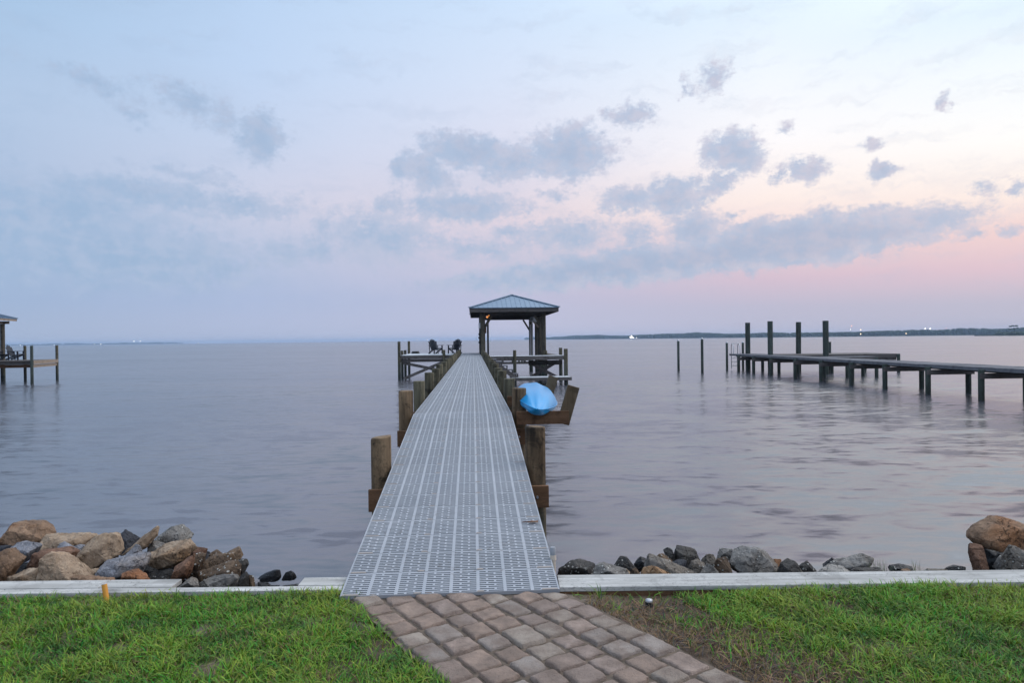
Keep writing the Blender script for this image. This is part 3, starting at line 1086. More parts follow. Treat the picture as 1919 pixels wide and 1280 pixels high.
ROCKS = [
    # --- left pile
    (P6((45, 330), (48, 180), (100, 75), (185, 52), (375, 68), (455, 62), (520, 130), (580, 180), (570, 240), (400, 320)), 5.45, 0.9, 'brown', 'large brown boulder with flat top at the far left top of the pile'),
    (P6((400, 290), (440, 205), (600, 203), (760, 205), (800, 182), (950, 178), (1010, 225), (960, 290), (800, 330), (620, 360), (500, 370), (420, 340)), 5.3, 0.9, 'tan', 'long flat tan slab with orange stained end, right of the flat topped boulder'),
    (P6((125, 340), (180, 278), (380, 266), (450, 300), (380, 420), (310, 470), (240, 490), (150, 440)), 5.05, 0.9, 'blue', 'blue grey rock below the large flat topped boulder'),
    (P6((-90, 345), (-20, 318), (50, 303), (140, 295), (150, 390), (60, 420), (-80, 430)), 5.25, 0.9, 'slate', 'dark rounded rock at the left frame edge behind brown boulder'),
    (P6((-70, 420), (0, 366), (75, 358), (170, 408), (238, 460), (180, 550), (110, 640), (80, 720), (-70, 720)), 4.72, 0.8, 'brown', 'brown boulder cut off by the left frame edge above the cap board'),
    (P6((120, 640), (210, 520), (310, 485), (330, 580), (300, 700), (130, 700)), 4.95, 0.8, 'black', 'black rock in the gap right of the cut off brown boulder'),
    (P6((90, 720), (110, 640), (290, 568), (475, 538), (490, 720)), 4.66, 0.8, 'tan', 'low tan rock against the cap board, left of the big triangular one'),
    (P6((455, 730), (465, 540), (485, 430), (540, 380), (650, 408), (760, 478), (840, 530), (910, 600), (990, 665), (980, 730)), 4.66, 0.75, 'tan', 'big smooth triangular sandy rock leaning against the cap board'),
    (P6((300, 575), (330, 480), (390, 385), (520, 362), (720, 340), (815, 368), (830, 430), (800, 540), (640, 590), (460, 600)), 4.93, 0.8, 'rust', 'rough rusty brown rock behind the triangular sandy rock'),
    (P6((590, 370), (650, 290), (700, 268), (790, 310), (870, 372), (830, 420), (720, 420)), 5.1, 0.8, 'blue', 'pale grey purple wedge between rusty rock and long tan slab'),
    (P6((785, 310), (830, 278), (915, 308), (900, 390), (830, 400)), 5.22, 0.8, 'blue', 'small smooth blue grey rock left of the tallest tan boulder'),
    (P6((840, 470), (870, 370), (930, 298), (1040, 228), (1110, 165), (1200, 158), (1275, 163), (1302, 250), (1335, 365), (1290, 410), (1190, 470), (1100, 535), (1020, 570), (950, 580), (890, 530)), 4.98, 0.75, 'tan', 'tall many sided tan boulder in the middle of the left pile'),
    (P6((1290, 215), (1352, 133), (1420, 180), (1520, 240), (1470, 320), (1380, 390), (1330, 380)), 5.4, 0.7, 'slate', 'dark slate coloured triangular rock with pointed top'),
    (P6((1350, 400), (1480, 280), (1560, 200), (1680, 113), (1716, 106), (1724, 170), (1660, 245), (1590, 330), (1500, 380)), 5.25, 0.8, 'tan', 'narrow pointed tan rock sticking up beside the slate triangle'),
    (P7((180, 250), (260, 180), (330, 115), (400, 86), (440, 98), (485, 160), (550, 235), (500, 300), (320, 330)), 5.5, 0.9, 'grey', 'brown grey peaked boulder at the right top of the left pile'),
    (P7((100, 320), (165, 248), (290, 288), (310, 330), (230, 380), (110, 380)), 5.3, 0.8, 'grey', 'small grey rock under the peaked boulder'),
    (P6((990, 690), (1070, 560), (1100, 505), (1200, 465), (1350, 425), (1500, 395), (1622, 400), (1632, 480), (1560, 640), (1450, 700), (1060, 710)), 4.78, 0.75, 'blue', 'large pale blue grey rock with brownish foot, centre of the left pile'),
    (P6((1340, 440), (1470, 298), (1535, 303), (1566, 372), (1560, 450), (1430, 480)), 4.92, 0.7, 'blue', 'pale grey wedge standing up behind the large blue grey rock'),
    (P7((92, 405), (250, 308), (530, 268), (562, 232), (618, 288), (595, 365), (560, 415), (470, 475), (380, 533), (230, 538), (115, 485)), 4.95, 0.85, 'tan', 'large tan slab with flat sloping top overhanging a dark hollow'),
    (P7((350, 700), (380, 545), (470, 475), (580, 412), (592, 480), (560, 545), (560, 600), (510, 690)), 4.72, 0.8, 'rust', 'orange brown angular rock under the overhanging tan slab'),
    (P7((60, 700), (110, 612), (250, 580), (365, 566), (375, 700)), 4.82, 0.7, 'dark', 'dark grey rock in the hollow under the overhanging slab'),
    (P6((1295, 720), (1345, 600), (1440, 588), (1540, 630), (1670, 685), (1665, 720)), 4.58, 0.7, 'rust', 'low orange brown rock right behind the orange pipe'),
    (P6((900, 620), (950, 580), (1070, 563), (1080, 640), (1000, 700), (940, 690)), 4.8, 0.8, 'tan', 'small yellowish rock right of the triangular sandy rock'),
    (P6((690, 730), (710, 655), (850, 652), (1000, 664), (1100, 668), (1250, 678), (1260, 730)), 4.56, 0.6, 'brown', 'flat brown stone just showing above the cap board left of the orange pipe'),
    (P7((545, 420), (610, 328), (738, 343), (735, 420), (640, 450)), 5.35, 0.8, 'rust', 'pinkish brown block behind the large tan slab'),
    (P7((755, 430), (780, 385), (825, 363), (875, 370), (920, 410), (880, 450)), 5.3, 0.8, 'speck', 'small rounded dark brown rock at the back of the barnacled rocks'),
    (P7((920, 420), (1000, 360), (1080, 323), (1112, 338), (1128, 445), (1050, 490)), 5.15, 0.8, 'speck', 'dark brown rock with squared top at the back right of the left pile'),
    (P7((670, 600), (675, 500), (780, 430), (1000, 388), (1045, 383), (1065, 465), (900, 550), (720, 610)), 4.95, 0.8, 'speck', 'long barnacle covered slab, upper of two at the right of the left pile'),
    (P7((620, 670), (650, 590), (820, 568), (960, 490), (1078, 468), (1108, 540), (1104, 640), (1000, 660), (860, 690), (700, 720)), 4.8, 0.8, 'speck', 'barnacle covered slab with a pale crack, below the long upper slab'),
    (P7((635, 800), (650, 730), (740, 668), (900, 628), (1045, 612), (1085, 665), (1060, 720), (900, 800)), 4.62, 0.7, 'grey', 'dark grey barnacled slab lowest beside the cap board gap'),
    (P7((1080, 480), (1160, 453), (1200, 512), (1155, 600), (1110, 640)), 4.95, 0.9, 'dark', 'dark blocky rock at the right end of the barnacled slabs'),
    (P7((540, 690), (560, 540), (578, 418), (650, 393), (728, 398), (705, 490), (650, 590), (620, 700)), 4.85, 0.8, 'speck', 'upright knobbly brown rock left of the barnacled slabs'),
    (P7((385, 800), (510, 690), (570, 657), (612, 688), (650, 745), (650, 800)), 4.56, 0.7, 'grey', 'brown grey triangular rock in the cut of the cap boards'),
    (P7((1080, 800), (1105, 640), (1165, 598), (1192, 640), (1190, 800)), 4.68, 0.8, 'dark', 'wet dark knobbly rock at the foot of the barnacled slabs'),
    (P7((1186, 810), (1188, 630), (1242, 638), (1256, 700), (1256, 810)), 4.72, 0.8, 'speck', 'narrow upright brown stone at the end of the left pile'),
    (P7((1246, 790), (1250, 658), (1308, 690), (1305, 790)), 4.8, 0.8, 'blue', 'small pale grey stone beside the narrow upright brown stone'),
    (P7((1290, 810), (1310, 698), (1400, 708), (1440, 770), (1430, 810)), 4.75, 0.8, 'black', 'glossy black stone at the right end of the left pile'),
    (P7((1285, 680), (1330, 640), (1400, 603), (1500, 568), (1538, 578), (1550, 650), (1530, 690), (1350, 700)), 7.5, 0.6, 'black', 'wet black pointed rock awash left of the pier, larger one'),
    (P7((1560, 680), (1600, 600), (1650, 580), (1700, 608), (1722, 660), (1690, 690)), 7.5, 0.7, 'black', 'wet black rounded rock awash nearest the pier, smaller one'),
    (P7((1540, 790), (1560, 752), (1740, 733), (1760, 790)), 5.4, 0.7, 'dark', 'flat wet dark slab behind the cap board gap'),
    (P7((1420, 800), (1435, 738), (1535, 742), (1545, 800)), 4.95, 0.7, 'black', 'low black stone right of the glossy black stone'),
    # --- right of the pier
    (R8((140, 430), (150, 308), (230, 284), (290, 228), (380, 233), (470, 263), (565, 285), (560, 430)), 4.85, 0.8, 'dark', 'long dark brown speckled rock nearest the pvc pipe'),
    (R8((500, 430), (560, 300), (640, 268), (690, 278), (800, 318), (900, 348), (955, 430)), 4.66, 0.8, 'grey', 'low grey tan rock against the cap, second from the pvc pipe'),
    (R8((750, 340), (765, 290), (830, 198), (900, 196), (960, 258), (1005, 325), (960, 400), (850, 400)), 4.95, 0.8, 'dark', 'dark brown blocky rock behind the low grey tan rock'),
    (R8((810, 400), (830, 328), (890, 318), (935, 360), (930, 410)), 4.72, 0.8, 'tan', 'small tan stone in front of the dark blocky rock'),
    (R8((938, 420), (955, 335), (1000, 318), (1050, 385), (1050, 420)), 4.64, 0.8, 'speck', 'small barnacled stone left of the orange tan rock'),
    (R8((975, 270), (1055, 193), (1118, 220), (1100, 310), (1040, 370), (990, 330)), 5.0, 0.8, 'black', 'black angular rock left of the long sloping grey slab'),
    (R8((1075, 340), (1120, 190), (1145, 173), (1200, 198), (1330, 248), (1450, 288), (1680, 385), (1660, 420), (1390, 420), (1150, 400)), 4.78, 0.6, 'grey', 'long pale grey slab sloping down to the right behind the right cap'),
    (R8((1035, 420), (1060, 328), (1180, 281), (1240, 320), (1390, 390), (1390, 420)), 4.62, 0.7, 'tan', 'orange tan wedge in front of the sloping grey slab'),
    (R8((1210, 210), (1250, 158), (1300, 163), (1335, 200), (1395, 240), (1390, 290), (1280, 260)), 5.05, 0.8, 'speck', 'rounded grey stone with white barnacles on top of the sloping slab'),
    (R8((1300, 140), (1340, 98), (1390, 118), (1445, 235), (1420, 290), (1340, 220)), 5.2, 0.8, 'dark', 'dark leaning rock left of the big black block'),
    (R8((1425, 260), (1422, 110), (1450, 76), (1540, 88), (1655, 128), (1695, 238), (1650, 310), (1500, 320)), 5.2, 0.8, 'dark', 'big nearly black block, highest of the rocks right of the pier'),
    (R8((1395, 270), (1450, 235), (1552, 238), (1568, 350), (1480, 380), (1400, 340)), 4.95, 0.8, 'slate', 'slate grey block under the big black one'),
    (R8((1580, 360), (1608, 248), (1680, 233), (1750, 270), (1750, 360), (1660, 400)), 4.92, 0.8, 'grey', 'dark grey speckled rock below right of the big black block'),
    (R8((1650, 420), (1780, 278), (1832, 288), (1905, 372), (1900, 420)), 4.7, 0.8, 'grey', 'grey triangular rock against the right cap'),
    (R8((1712, 250), (1770, 178), (1842, 173), (1880, 240), (1870, 310), (1780, 310)), 5.1, 0.8, 'grey', 'brownish grey rounded rock right of the big black block'),
    (S1((110, 230), (165, 108), (290, 98), (350, 160), (320, 240), (200, 250)), 5.25, 0.8, 'grey', 'squared grey brown rock behind the largest grey boulder'),
    (S1((100, 300), (130, 208), (250, 198), (300, 330), (260, 420), (150, 400)), 4.82, 0.8, 'speck', 'rock crusted with bluish white shells left of the largest grey boulder'),
    (S1((262, 245), (340, 138), (440, 103), (560, 98), (685, 148), (755, 220), (805, 290), (790, 420), (600, 430), (400, 420), (300, 320)), 4.85, 0.75, 'grey', 'largest grey boulder right of the pier, white flecked with rusty right side'),
    (S1((740, 240), (760, 220), (832, 220), (840, 275), (790, 310)), 5.1, 0.8, 'brown', 'small brown stone behind the right shoulder of the largest grey boulder'),
    (S1((785, 420), (830, 268), (920, 223), (985, 245), (1045, 330), (1120, 420)), 4.72, 0.8, 'dark', 'dark grey peaked rock right of the largest grey boulder'),
    (S1((1040, 310), (1060, 285), (1135, 248), (1212, 345), (1180, 400), (1100, 400)), 4.95, 0.8, 'dark', 'small dark brown triangular rock with its point up'),
    (S1((1120, 410), (1250, 340), (1370, 298), (1500, 303), (1560, 340), (1600, 410)), 4.62, 0.7, 'sand', 'smooth beige mound like rock behind the right cap'),
    (S1((1240, 350), (1400, 258), (1560, 238), (1740, 182), (1803, 193), (1840, 262), (1810, 330), (1600, 370)), 5.15, 0.7, 'grey', 'long dark log like rock lying behind the beige mound'),
    (S1((1290, 310), (1360, 268), (1398, 213), (1438, 228), (1430, 280), (1340, 320)), 5.6, 0.7, 'black', 'small black pointed rock behind the log like rock'),
    (S1((1550, 410), (1620, 332), (1760, 322), (1930, 330), (1960, 410)), 4.8, 0.7, 'dark', 'low wet flat rock right of the log like rock'),
    (S2((290, 760), (310, 708), (420, 698), (565, 718), (610, 780)), 5.2, 0.7, 'black', 'low black rock between the two weed tufts'),
    (S2((440, 830), (450, 762), (520, 743), (610, 800), (610, 830)), 4.75, 0.7, 'brown', 'small brown stone in front of the low black rock'),
    (S2((690, 830), (760, 758), (880, 752), (1000, 758), (1050, 830)), 4.72, 0.7, 'grey', 'low flat grey stone right of the weed tufts'),
    (S2((945, 800), (958, 733), (1120, 713), (1200, 718), (1240, 800)), 5.0, 0.7, 'black', 'flat black stone left of the rusty overhanging slab'),
    (S2((1268, 350), (1300, 308), (1480, 218), (1600, 143), (1670, 128), (1850, 190), (2000, 228), (2150, 300), (2150, 560), (1930, 545), (1700, 440), (1480, 478), (1330, 467), (1282, 390)), 4.92, 0.8, 'brown', 'huge rusty brown slab overhanging at the right frame edge'),
    (S2((1288, 560), (1278, 500), (1300, 455), (1415, 470), (1435, 600), (1440, 830), (1340, 830), (1288, 640)), 4.8, 0.8, 'rust', 'reddish upright rock propping the left end of the rusty slab'),
    (S2((1415, 830), (1420, 480), (1700, 440), (1900, 500), (1960, 830)), 5.35, 0.5, 'black', 'black rock added as the deep shadow in the hollow under the rusty slab'),  # added rock, its black stands in for the cavity's deep shadow
    (S2((1670, 830), (1672, 580), (1710, 453), (1780, 468), (1925, 540), (2050, 640), (2050, 830)), 4.64, 0.6, 'grey', 'pinkish grey rock under the right end of the rusty slab'),
]
for i, (poly, y, th, mat, label) in enumerate(ROCKS):
    make_rock('rock', poly, y, th, mat, i + 1, label, rough=0.8 if 'huge' in label else 1.0)

# stones wedged deep in the gaps
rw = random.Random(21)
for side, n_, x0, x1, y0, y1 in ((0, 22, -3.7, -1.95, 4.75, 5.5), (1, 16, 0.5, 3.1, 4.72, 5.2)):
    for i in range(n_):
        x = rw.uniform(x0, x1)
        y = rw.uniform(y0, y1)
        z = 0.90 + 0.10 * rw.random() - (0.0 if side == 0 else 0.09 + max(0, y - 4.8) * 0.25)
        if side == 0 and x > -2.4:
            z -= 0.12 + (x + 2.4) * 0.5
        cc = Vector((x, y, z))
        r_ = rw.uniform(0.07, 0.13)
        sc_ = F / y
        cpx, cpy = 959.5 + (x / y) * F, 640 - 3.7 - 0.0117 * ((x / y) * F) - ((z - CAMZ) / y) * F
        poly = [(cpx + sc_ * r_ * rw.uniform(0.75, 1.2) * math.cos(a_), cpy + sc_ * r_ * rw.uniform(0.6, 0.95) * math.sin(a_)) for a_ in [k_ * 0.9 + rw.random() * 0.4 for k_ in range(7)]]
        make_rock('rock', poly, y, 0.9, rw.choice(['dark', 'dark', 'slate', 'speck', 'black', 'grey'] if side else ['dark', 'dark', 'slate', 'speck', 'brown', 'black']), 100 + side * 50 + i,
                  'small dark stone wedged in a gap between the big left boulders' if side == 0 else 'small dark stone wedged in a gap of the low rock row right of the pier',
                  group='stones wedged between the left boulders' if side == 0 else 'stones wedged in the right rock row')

# weeds growing between the rocks
c = at_y(1652, 1072, 4.9)
tuft('weed', c.x, c.y, c.z - 0.06, 60, 0.17, 0.06, (0.12, 0.17, 0.07), 'sparse green weed tuft right of the log like rock', 'weed', 'weeds along the seawall', w=(0.0015, 0.003))
c = at_y(1718, 1073, 4.75)
tuft('weed', c.x, c.y, c.z - 0.06, 30, 0.18, 0.03, (0.15, 0.2, 0.07), 'thin upright weed tuft left of the flat black stone', 'weed', 'weeds along the seawall', lean=(0.05, 0.5), w=(0.0015, 0.003))
c = on_z(1123, 1113, GZ)
tuft('weed', c.x, 4.10, GZ - 0.02, 7, 0.15, 0.012, (0.1, 0.22, 0.04), 'tall single weed in the sand in front of the right cap board', 'weed', 'weeds along the seawall', lean=(0.05, 0.9), w=(0.004, 0.008))
tuft('weed', -0.95, 4.095, GZ + 0.01, 9, 0.075, 0.03, (0.11, 0.19, 0.05), 'little weed at the left front corner of the pier', 'weed', 'weeds along the seawall', lean=(0.1, 0.8), w=(0.004, 0.008))

# ------------------------------------------------------------------ small things near the seawall
c = at_y(198, 1112, 4.12)
op = thing('pipe_stub', 'short orange pipe stub leaning out of the grass by the left cap', 'pipe', (c.x, 4.12, GZ))
MB().tube([(0.01, 0, -0.03), (-0.014, 0.01, 0.104)], 0.0155, 16, cap=False).tube([(0.01, 0, -0.03), (-0.014, 0.01, 0.104)], 0.0125, 16, cap=False).build('pipe', M['orange'], op)
MB().tube([(-0.0139, 0.01, 0.1035), (-0.0146, 0.0103, 0.107)], 0.0158, 16, cap=False).tube([(-0.0139, 0.01, 0.1035), (-0.0146, 0.0103, 0.107)], 0.012, 16, cap=False).build('rim', M['white'], op)
c = at_y(1039, 1078, 4.58)
pv = thing('standpipe', 'cream pvc standpipe with grey cap behind the seawall beside the pier', 'pipe', (c.x, 4.58, 0.9))
ztop = at_y(1034, 1026, 4.58).z - 0.9
MB().tube([(0.006, 0, -0.5), (-0.008, 0, ztop - 0.06)], 0.016, 16).tube([(-0.006, 0, ztop - 0.085), (-0.008, 0, ztop - 0.05)], 0.020, 16).build('pipe', M['cream'], pv)
MB().tube([(-0.008, 0, ztop - 0.05), (-0.009, 0, ztop - 0.005), (-0.009, 0, ztop)], [0.0205, 0.0205, 0.016], 16).build('cap', M['pvc_grey'], pv)
c = on_z(1213, 1121, GZ)
sp = thing('sprinkler', 'small pop up sprinkler head with shiny top in the sand by the cap', 'sprinkler', (c.x, 4.03, GZ - 0.025))
MB().tube([(0, 0, -0.03), (0, 0, 0.022)], [0.024, 0.022], 16).build('body', M['black'], sp)
MB().tube([(0, 0, 0.022), (0, 0, 0.034), (0, 0, 0.038)], [0.021, 0.021, 0.012], 16).build('top', M['steel'], sp)

# ------------------------------------------------------------------ the pier
UC, HW = -0.152, 0.66            # centre line and half width in the pier frame
Z0, Z1, VK, VE = 1.148, 1.672, 9.18, 52.2
SL = (Z1 - Z0) / (VK - PIER0)
ANG = math.atan(SL)


def deck_z(v):
    return Z0 + SL * (v - PIER0) if v < VK else Z1


def panel_mesh(depth=0.3048, th=0.022):
    """one moulded grating panel with real slots"""
    ncol = 8
    cw_ = 2 * HW / ncol
    xs_, solid_gap = [], []
    for c_ in range(ncol):
        x0 = -HW + c_ * cw_
        for f in (0.0, 0.06, 0.31, 0.39, 0.61, 0.69, 0.94):
            xs_.append(x0 + f * cw_)
    xs_.append(HW)
    rows = 11
    ys_ = [0.0025, 0.0085]
    pit = (depth - 0.017) / rows
    for r_ in range(rows):
        y0 = 0.0085 + r_ * pit
        ys_ += [y0 + pit * 0.54, y0 + pit]
    ys_ = ys_[:-1] + [depth - 0.0025]
    nxx, nyy = len(xs_) - 1, len(ys_) - 1

    def sol(i, j):
        if i < 0 or j < 0 or i >= nxx or j >= nyy:
            return False
        k_ = i % 7
        if k_ in (0, 6) or j == 0 or j == nyy - 1:
            return True
        if j % 2 == 0:
            return True
        r_ = (j - 1) // 2
        return k_ == (2 if r_ % 2 == 0 else 4)
    mb = MB()
    vid = {}
    vs, fs = [], []

    def vert(i, j, b):
        if (i, j, b) not in vid:
            vid[(i, j, b)] = len(vs)
            vs.append((xs_[i], ys_[j], 0.0 if b == 0 else -th))
        return vid[(i, j, b)]
    for j in range(nyy):
        for i in range(nxx):
            if not sol(i, j):
                continue
            fs.append((vert(i, j, 0), vert(i + 1, j, 0), vert(i + 1, j + 1, 0), vert(i, j + 1, 0)))
            fs.append((vert(i, j + 1, 1), vert(i + 1, j + 1, 1), vert(i + 1, j, 1), vert(i, j, 1)))
            for (di, dj, p, q) in ((-1, 0, (i, j + 1), (i, j)), (1, 0, (i + 1, j), (i + 1, j + 1)), (0, -1, (i, j), (i + 1, j)), (0, 1, (i + 1, j + 1), (i, j + 1))):
                if not sol(i + di, j + dj):
                    fs.append((vert(*p, 0), vert(*p, 1), vert(*q, 1), vert(*q, 0)))
    mb.add(vs, fs, 0)
    for xx, ww in ((-HW + 0.06, 0.105), (-0.2, 0.05), (0.18, 0.05), (HW - 0.06, 0.105)):
        mb.add([(xx - ww / 2, 0.001, 0.0022), (xx + ww / 2, 0.001, 0.0022), (xx + ww / 2 - 0.01, 0.022, 0.0022), (xx - ww / 2 + 0.01, 0.022, 0.0022)], [(0, 1, 2, 3)], 1)
    return mb


pier = thing('pier', 'long straight pier with pale grated deck running out from the seawall', 'pier', uv(UC, 0, 0), A)
pan = panel_mesh().build('deck_panel', [M['panel'], M['pad']], pier)
NP = 100
v = PIER0
k = 0
for k in range(NP):
    o = pan if k == 0 else pan.copy()
    if k:
        COL.objects.link(o)
        o.parent = pier
    step = 0.3048 * (math.cos(ANG) if v < VK - 0.05 else 1)
    o.location = (0, v, deck_z(v))
    o.rotation_euler = (ANG if v < VK - 0.05 else 0, 0, 0)
    v += step
pm = panel_mesh()
rest = MB()
while v < VE:
    rest.add([(x_, y_ + v, z_ + Z1) for x_, y_, z_ in pm.v], pm.f, 0)
    b0 = len(rest.m) - len(pm.m)
    rest.m[b0:] = pm.m
    v += 0.3048
tag(rest.build('decking', [M['panel_far'], M['pad']], pier), kind='stuff')
for uu in (-0.62, -0.21, 0.21, 0.62):
    s = MB()
    s.beam((uu, PIER0 + 0.09, Z0 - 0.125), (uu, VK, Z1 - 0.12), 0.04, 0.185)
    s.beam((uu, VK + 0.02, Z1 - 0.12), (uu, VE, Z1 - 0.12), 0.04, 0.185)
    s.build('stringer', M['beam_y'], pier)


def piling_mb(z0, z1, r, seed, n=20, slope=0.0, square=0.0):
    rr = random.Random(seed)
    mb = MB()
    vs, fs = [], []
    zs = [z0, z0 + (z1 - z0) * 0.5, z1 - 0.25, z1 - 0.012, z1, z1]
    for j, z in enumerate(zs):
        for k_ in range(n):
            a_ = 2 * math.pi * k_ / n
            rd = r * (1 + 0.035 * noise.noise(Vector((math.cos(a_) * 1.5, math.sin(a_) * 1.5, z * 0.6 + seed))) + 0.02 * noise.noise(Vector((math.cos(a_) * 5, math.sin(a_) * 5, seed))))
            if square:
                q = max(abs(math.cos(a_)), abs(math.sin(a_)))
                rd *= (1 - square) + square / q * 0.92
            if j == 0:
                rd *= 1.04
            if j == 4:
                rd *= 0.955
            if j == 5:
                rd *= 0.5
            vs.append((math.cos(a_) * rd, math.sin(a_) * rd, z + (slope * math.cos(a_) * rd if j > 2 else 0)))
    m_ = len(zs)
    for j in range(m_ - 1):
        for k_ in range(n):
            fs.append((j * n + k_, j * n + (k_ + 1) % n, (j + 1) * n + (k_ + 1) % n, (j + 1) * n + k_))
    mb.add(vs, fs, 0, True)
    mb.add(vs[-n:], [tuple(range(n))], 0)
    return mb


UL, UR = -HW - 0.112, HW + 0.105
vlist = [6.95 + 2.44 * i for i in range(18)]
pm_shared = [piling_mb(-1.2, 2.0, 0.098, 30 + i).build('piling', M['piling' if i < 2 else 'piling_grey'], pier) for i in range(4)]
used = set()
for i, vv in enumerate(vlist):
    for side in (0, 1):
        uu = UL if side == 0 else UR
        vs_ = vv - (0.1 if i == 0 else 0)
        if i == 0:
            zt = 1.715 if side == 0 else 1.79
            o = piling_mb(-1.2, zt, 0.103, 60 + side, slope=0.12 if side == 0 else -0.05, square=0.55 if side == 0 else 0.1).build('piling', M['piling'], pier)
            o.location = (uu, vs_, 0)
            continue
        src = pm_shared[(0 if i == 1 else 2) + (i + side) % 2]
        if src.name in used:
            o = src.copy()
            COL.objects.link(o)
            o.parent = pier
        else:
            o = src
            used.add(src.name)
        o.location = (uu, vs_, random.uniform(-0.03, 0.02))
        o.rotation_euler = (random.uniform(-0.008, 0.008), random.uniform(-0.008, 0.008), random.random() * 6)
bolt = None
for i, vv in enumerate(vlist):
    zt = deck_z(vv) - 0.215
    x1 = UR + 0.115
    b_ = MB().box((0, vv - 0.125 - (0.12 if i == 0 else 0), zt - 0.11), (2 * x1, 0.042, 0.215)).build('cross_beam', M['beam'], pier, bevel=0.004)
    if i < 4:
        for sx_ in (UL, UR):
            MB().tube([(sx_, vv - 0.146 - (0.12 if i == 0 else 0), zt - 0.11), (sx_, vv - 0.165 - (0.12 if i == 0 else 0), zt - 0.11)], 0.013, 8).build('bolt', M['steel'], b_)

tw = thing('twig', 'curled brown dead leaf lying on the right side of the pier deck', 'leaf', (0, 0, 0), A)
vt = 5.2
tw.location = uv(UC + 0.58, vt, deck_z(vt) + 0.002)
tb = MB()
tb.tube([(-0.07, 0.01, 0.006), (-0.03, 0.004, 0.012), (0.01, -0.004, 0.01), (0.045, -0.004, 0.008)], [0.002, 0.004, 0.005, 0.003], 6)
tb.build('stalk', M['twig'], tw)
lf = MB()
lf.add([(-0.03, -0.012, 0.006), (0.0, 0.016, 0.017), (0.03, 0.02, 0.012), (0.055, 0.008, 0.019), (0.05, -0.018, 0.008), (0.02, -0.024, 0.014), (0.01, -0.004, 0.011)],
       [(0, 6, 1), (1, 6, 2), (2, 6, 3), (3, 6, 4), (4, 6, 5), (5, 6, 0)])
lf.build('blade', M['twig'], tw)

# ------------------------------------------------------------------ kayak and its rack
rk = thing('kayak_rack', 'wooden kayak rack of two arms bolted to the right side pilings', 'rack', uv(UC, 0, 0), A)
U0 = UC


def arm(v_, zt, u_end):
    MB().box(((HW + 0.06 + u_end - U0) / 2 + 0.0, v_, zt - 0.09), (u_end - U0 - HW - 0.06, 0.045, 0.175)).build('arm', M['beam'], rk, bevel=0.004)
    b_ = MB()
    b_.beam((u_end - U0 - 0.075, v_ + 0.047, zt - 0.185), (u_end - U0 + 0.075, v_ + 0.047, zt + 0.32), 0.046, 0.165, up=(1, 0, 0))
    b_.build('upright', M['rack'], rk, bevel=0.004)


arm(9.08, 1.71, 1.27)
arm(11.55, 1.71, 1.29)


def kayak():
    k_ = thing('kayak', 'bright blue kayak lying upside down on the wooden rack', 'kayak', uv(0.925, 10.4, 1.70), A - R(4.0))
    Ln = 3.2
    k_.rotation_euler = (0, R(11), A - R(4.0))
    ns, nr = 40, 40
    mb = MB()
    vs, fs = [], []
    for i in range(ns + 1):
        t = -1 + 2 * i / ns
        t = math.copysign(1 - (1 - abs(t)) ** 1.6, t)
        wv_ = (max(0.0, 1 - abs(t) ** 2.6)) ** 0.62
        hw = 0.31 * wv_ + 0.004
        hgt = 0.255 * (max(0, 1 - abs(t) ** 3.2)) ** 0.6 + 0.01
        rocker = 0.0
        for j in range(nr):
            a_ = 2 * math.pi * j / nr
            c_, s_k = math.cos(a_), math.sin(a_)
            x_ = hw * math.copysign(abs(c_) ** 0.8, c_)
            if s_k >= 0:       # hull, facing up
                q = abs(x_) / max(hw, 1e-4)
                prof = (1 - q ** 2.6) ** 0.75
                keel = 0.016 * math.exp(-(q / 0.16) ** 2)
                chan = -0.008 * math.exp(-((q - 0.38) / 0.13) ** 2) + 0.004 * math.exp(-((q - 0.68) / 0.14) ** 2)
                fade = min(1, wv_ * 1.3)
                z_ = 0.10 + (hgt - 0.10 if hgt > 0.1 else hgt * 0.0) * prof + (keel + chan) * fade * prof ** 0.5
            else:              # deck side, facing down on the arms
                z_ = 0.10 - 0.10 * abs(s_k) ** 0.5 * min(1, wv_ * 3) - 0.008 * math.sin(t * 40) * abs(s_k)
            z_ -= 0.035 * max(0.0, -t) ** 5
            vs.append((x_, t * Ln / 2, z_))
    for i in range(ns):
        for j in range(nr):
            fs.append((i * nr + j, i * nr + (j + 1) % nr, (i + 1) * nr + (j + 1) % nr, (i + 1) * nr + j))
    mb.add(vs, fs, 0, True)
    mb.add(vs[:nr], [tuple(range(nr))], 0)
    mb.add(vs[-nr:], [tuple(range(nr))], 0)
    h_ = mb.build('hull', M['kayak'], k_)
    # moulded gunwale seam running round the hull
    seam = []
    for i in range(ns + 1):
        v_ = vs[i * nr]
        seam.append((v_[0] + 0.002, v_[1], v_[2] - 0.004))
    seam2 = [(-x_, y_, z_) for x_, y_, z_ in seam]
    MB().tube(seam, 0.009, 6).tube(seam2, 0.009, 6).build('gunwale', M['kayak'], k_)
    return k_


kayak()

# ------------------------------------------------------------------ sitting platform at the end, left
def decked(parent, x0, x1, y0, y1, z, mat='pale', th=0.04, name='deck', along='x', pitch=0.145):
    mb = MB()
    if along == 'x':
        y = y0
        while y < y1 - 0.02:
            w = min(pitch - 0.006, y1 - y)
            mb.box(((x0 + x1) / 2, y + w / 2, z - th / 2), (x1 - x0, w, th))
            y += pitch
    else:
        x = x0
        while x < x1 - 0.02:
            w = min(pitch - 0.006, x1 - x)
            mb.box((x + w / 2, (y0 + y1) / 2, z - th / 2), (w, y1 - y0, th))
            x += pitch
    return mb.build(name, M[mat], parent)


def post_part(parent, x, y, z1, r, mat, seed, name='piling', z0=-1.2, square=0.0):
    o = piling_mb(z0, z1, r, seed, 14, square=square).build(name, M[mat], parent)
    o.location = (x, y, 0)
    return o


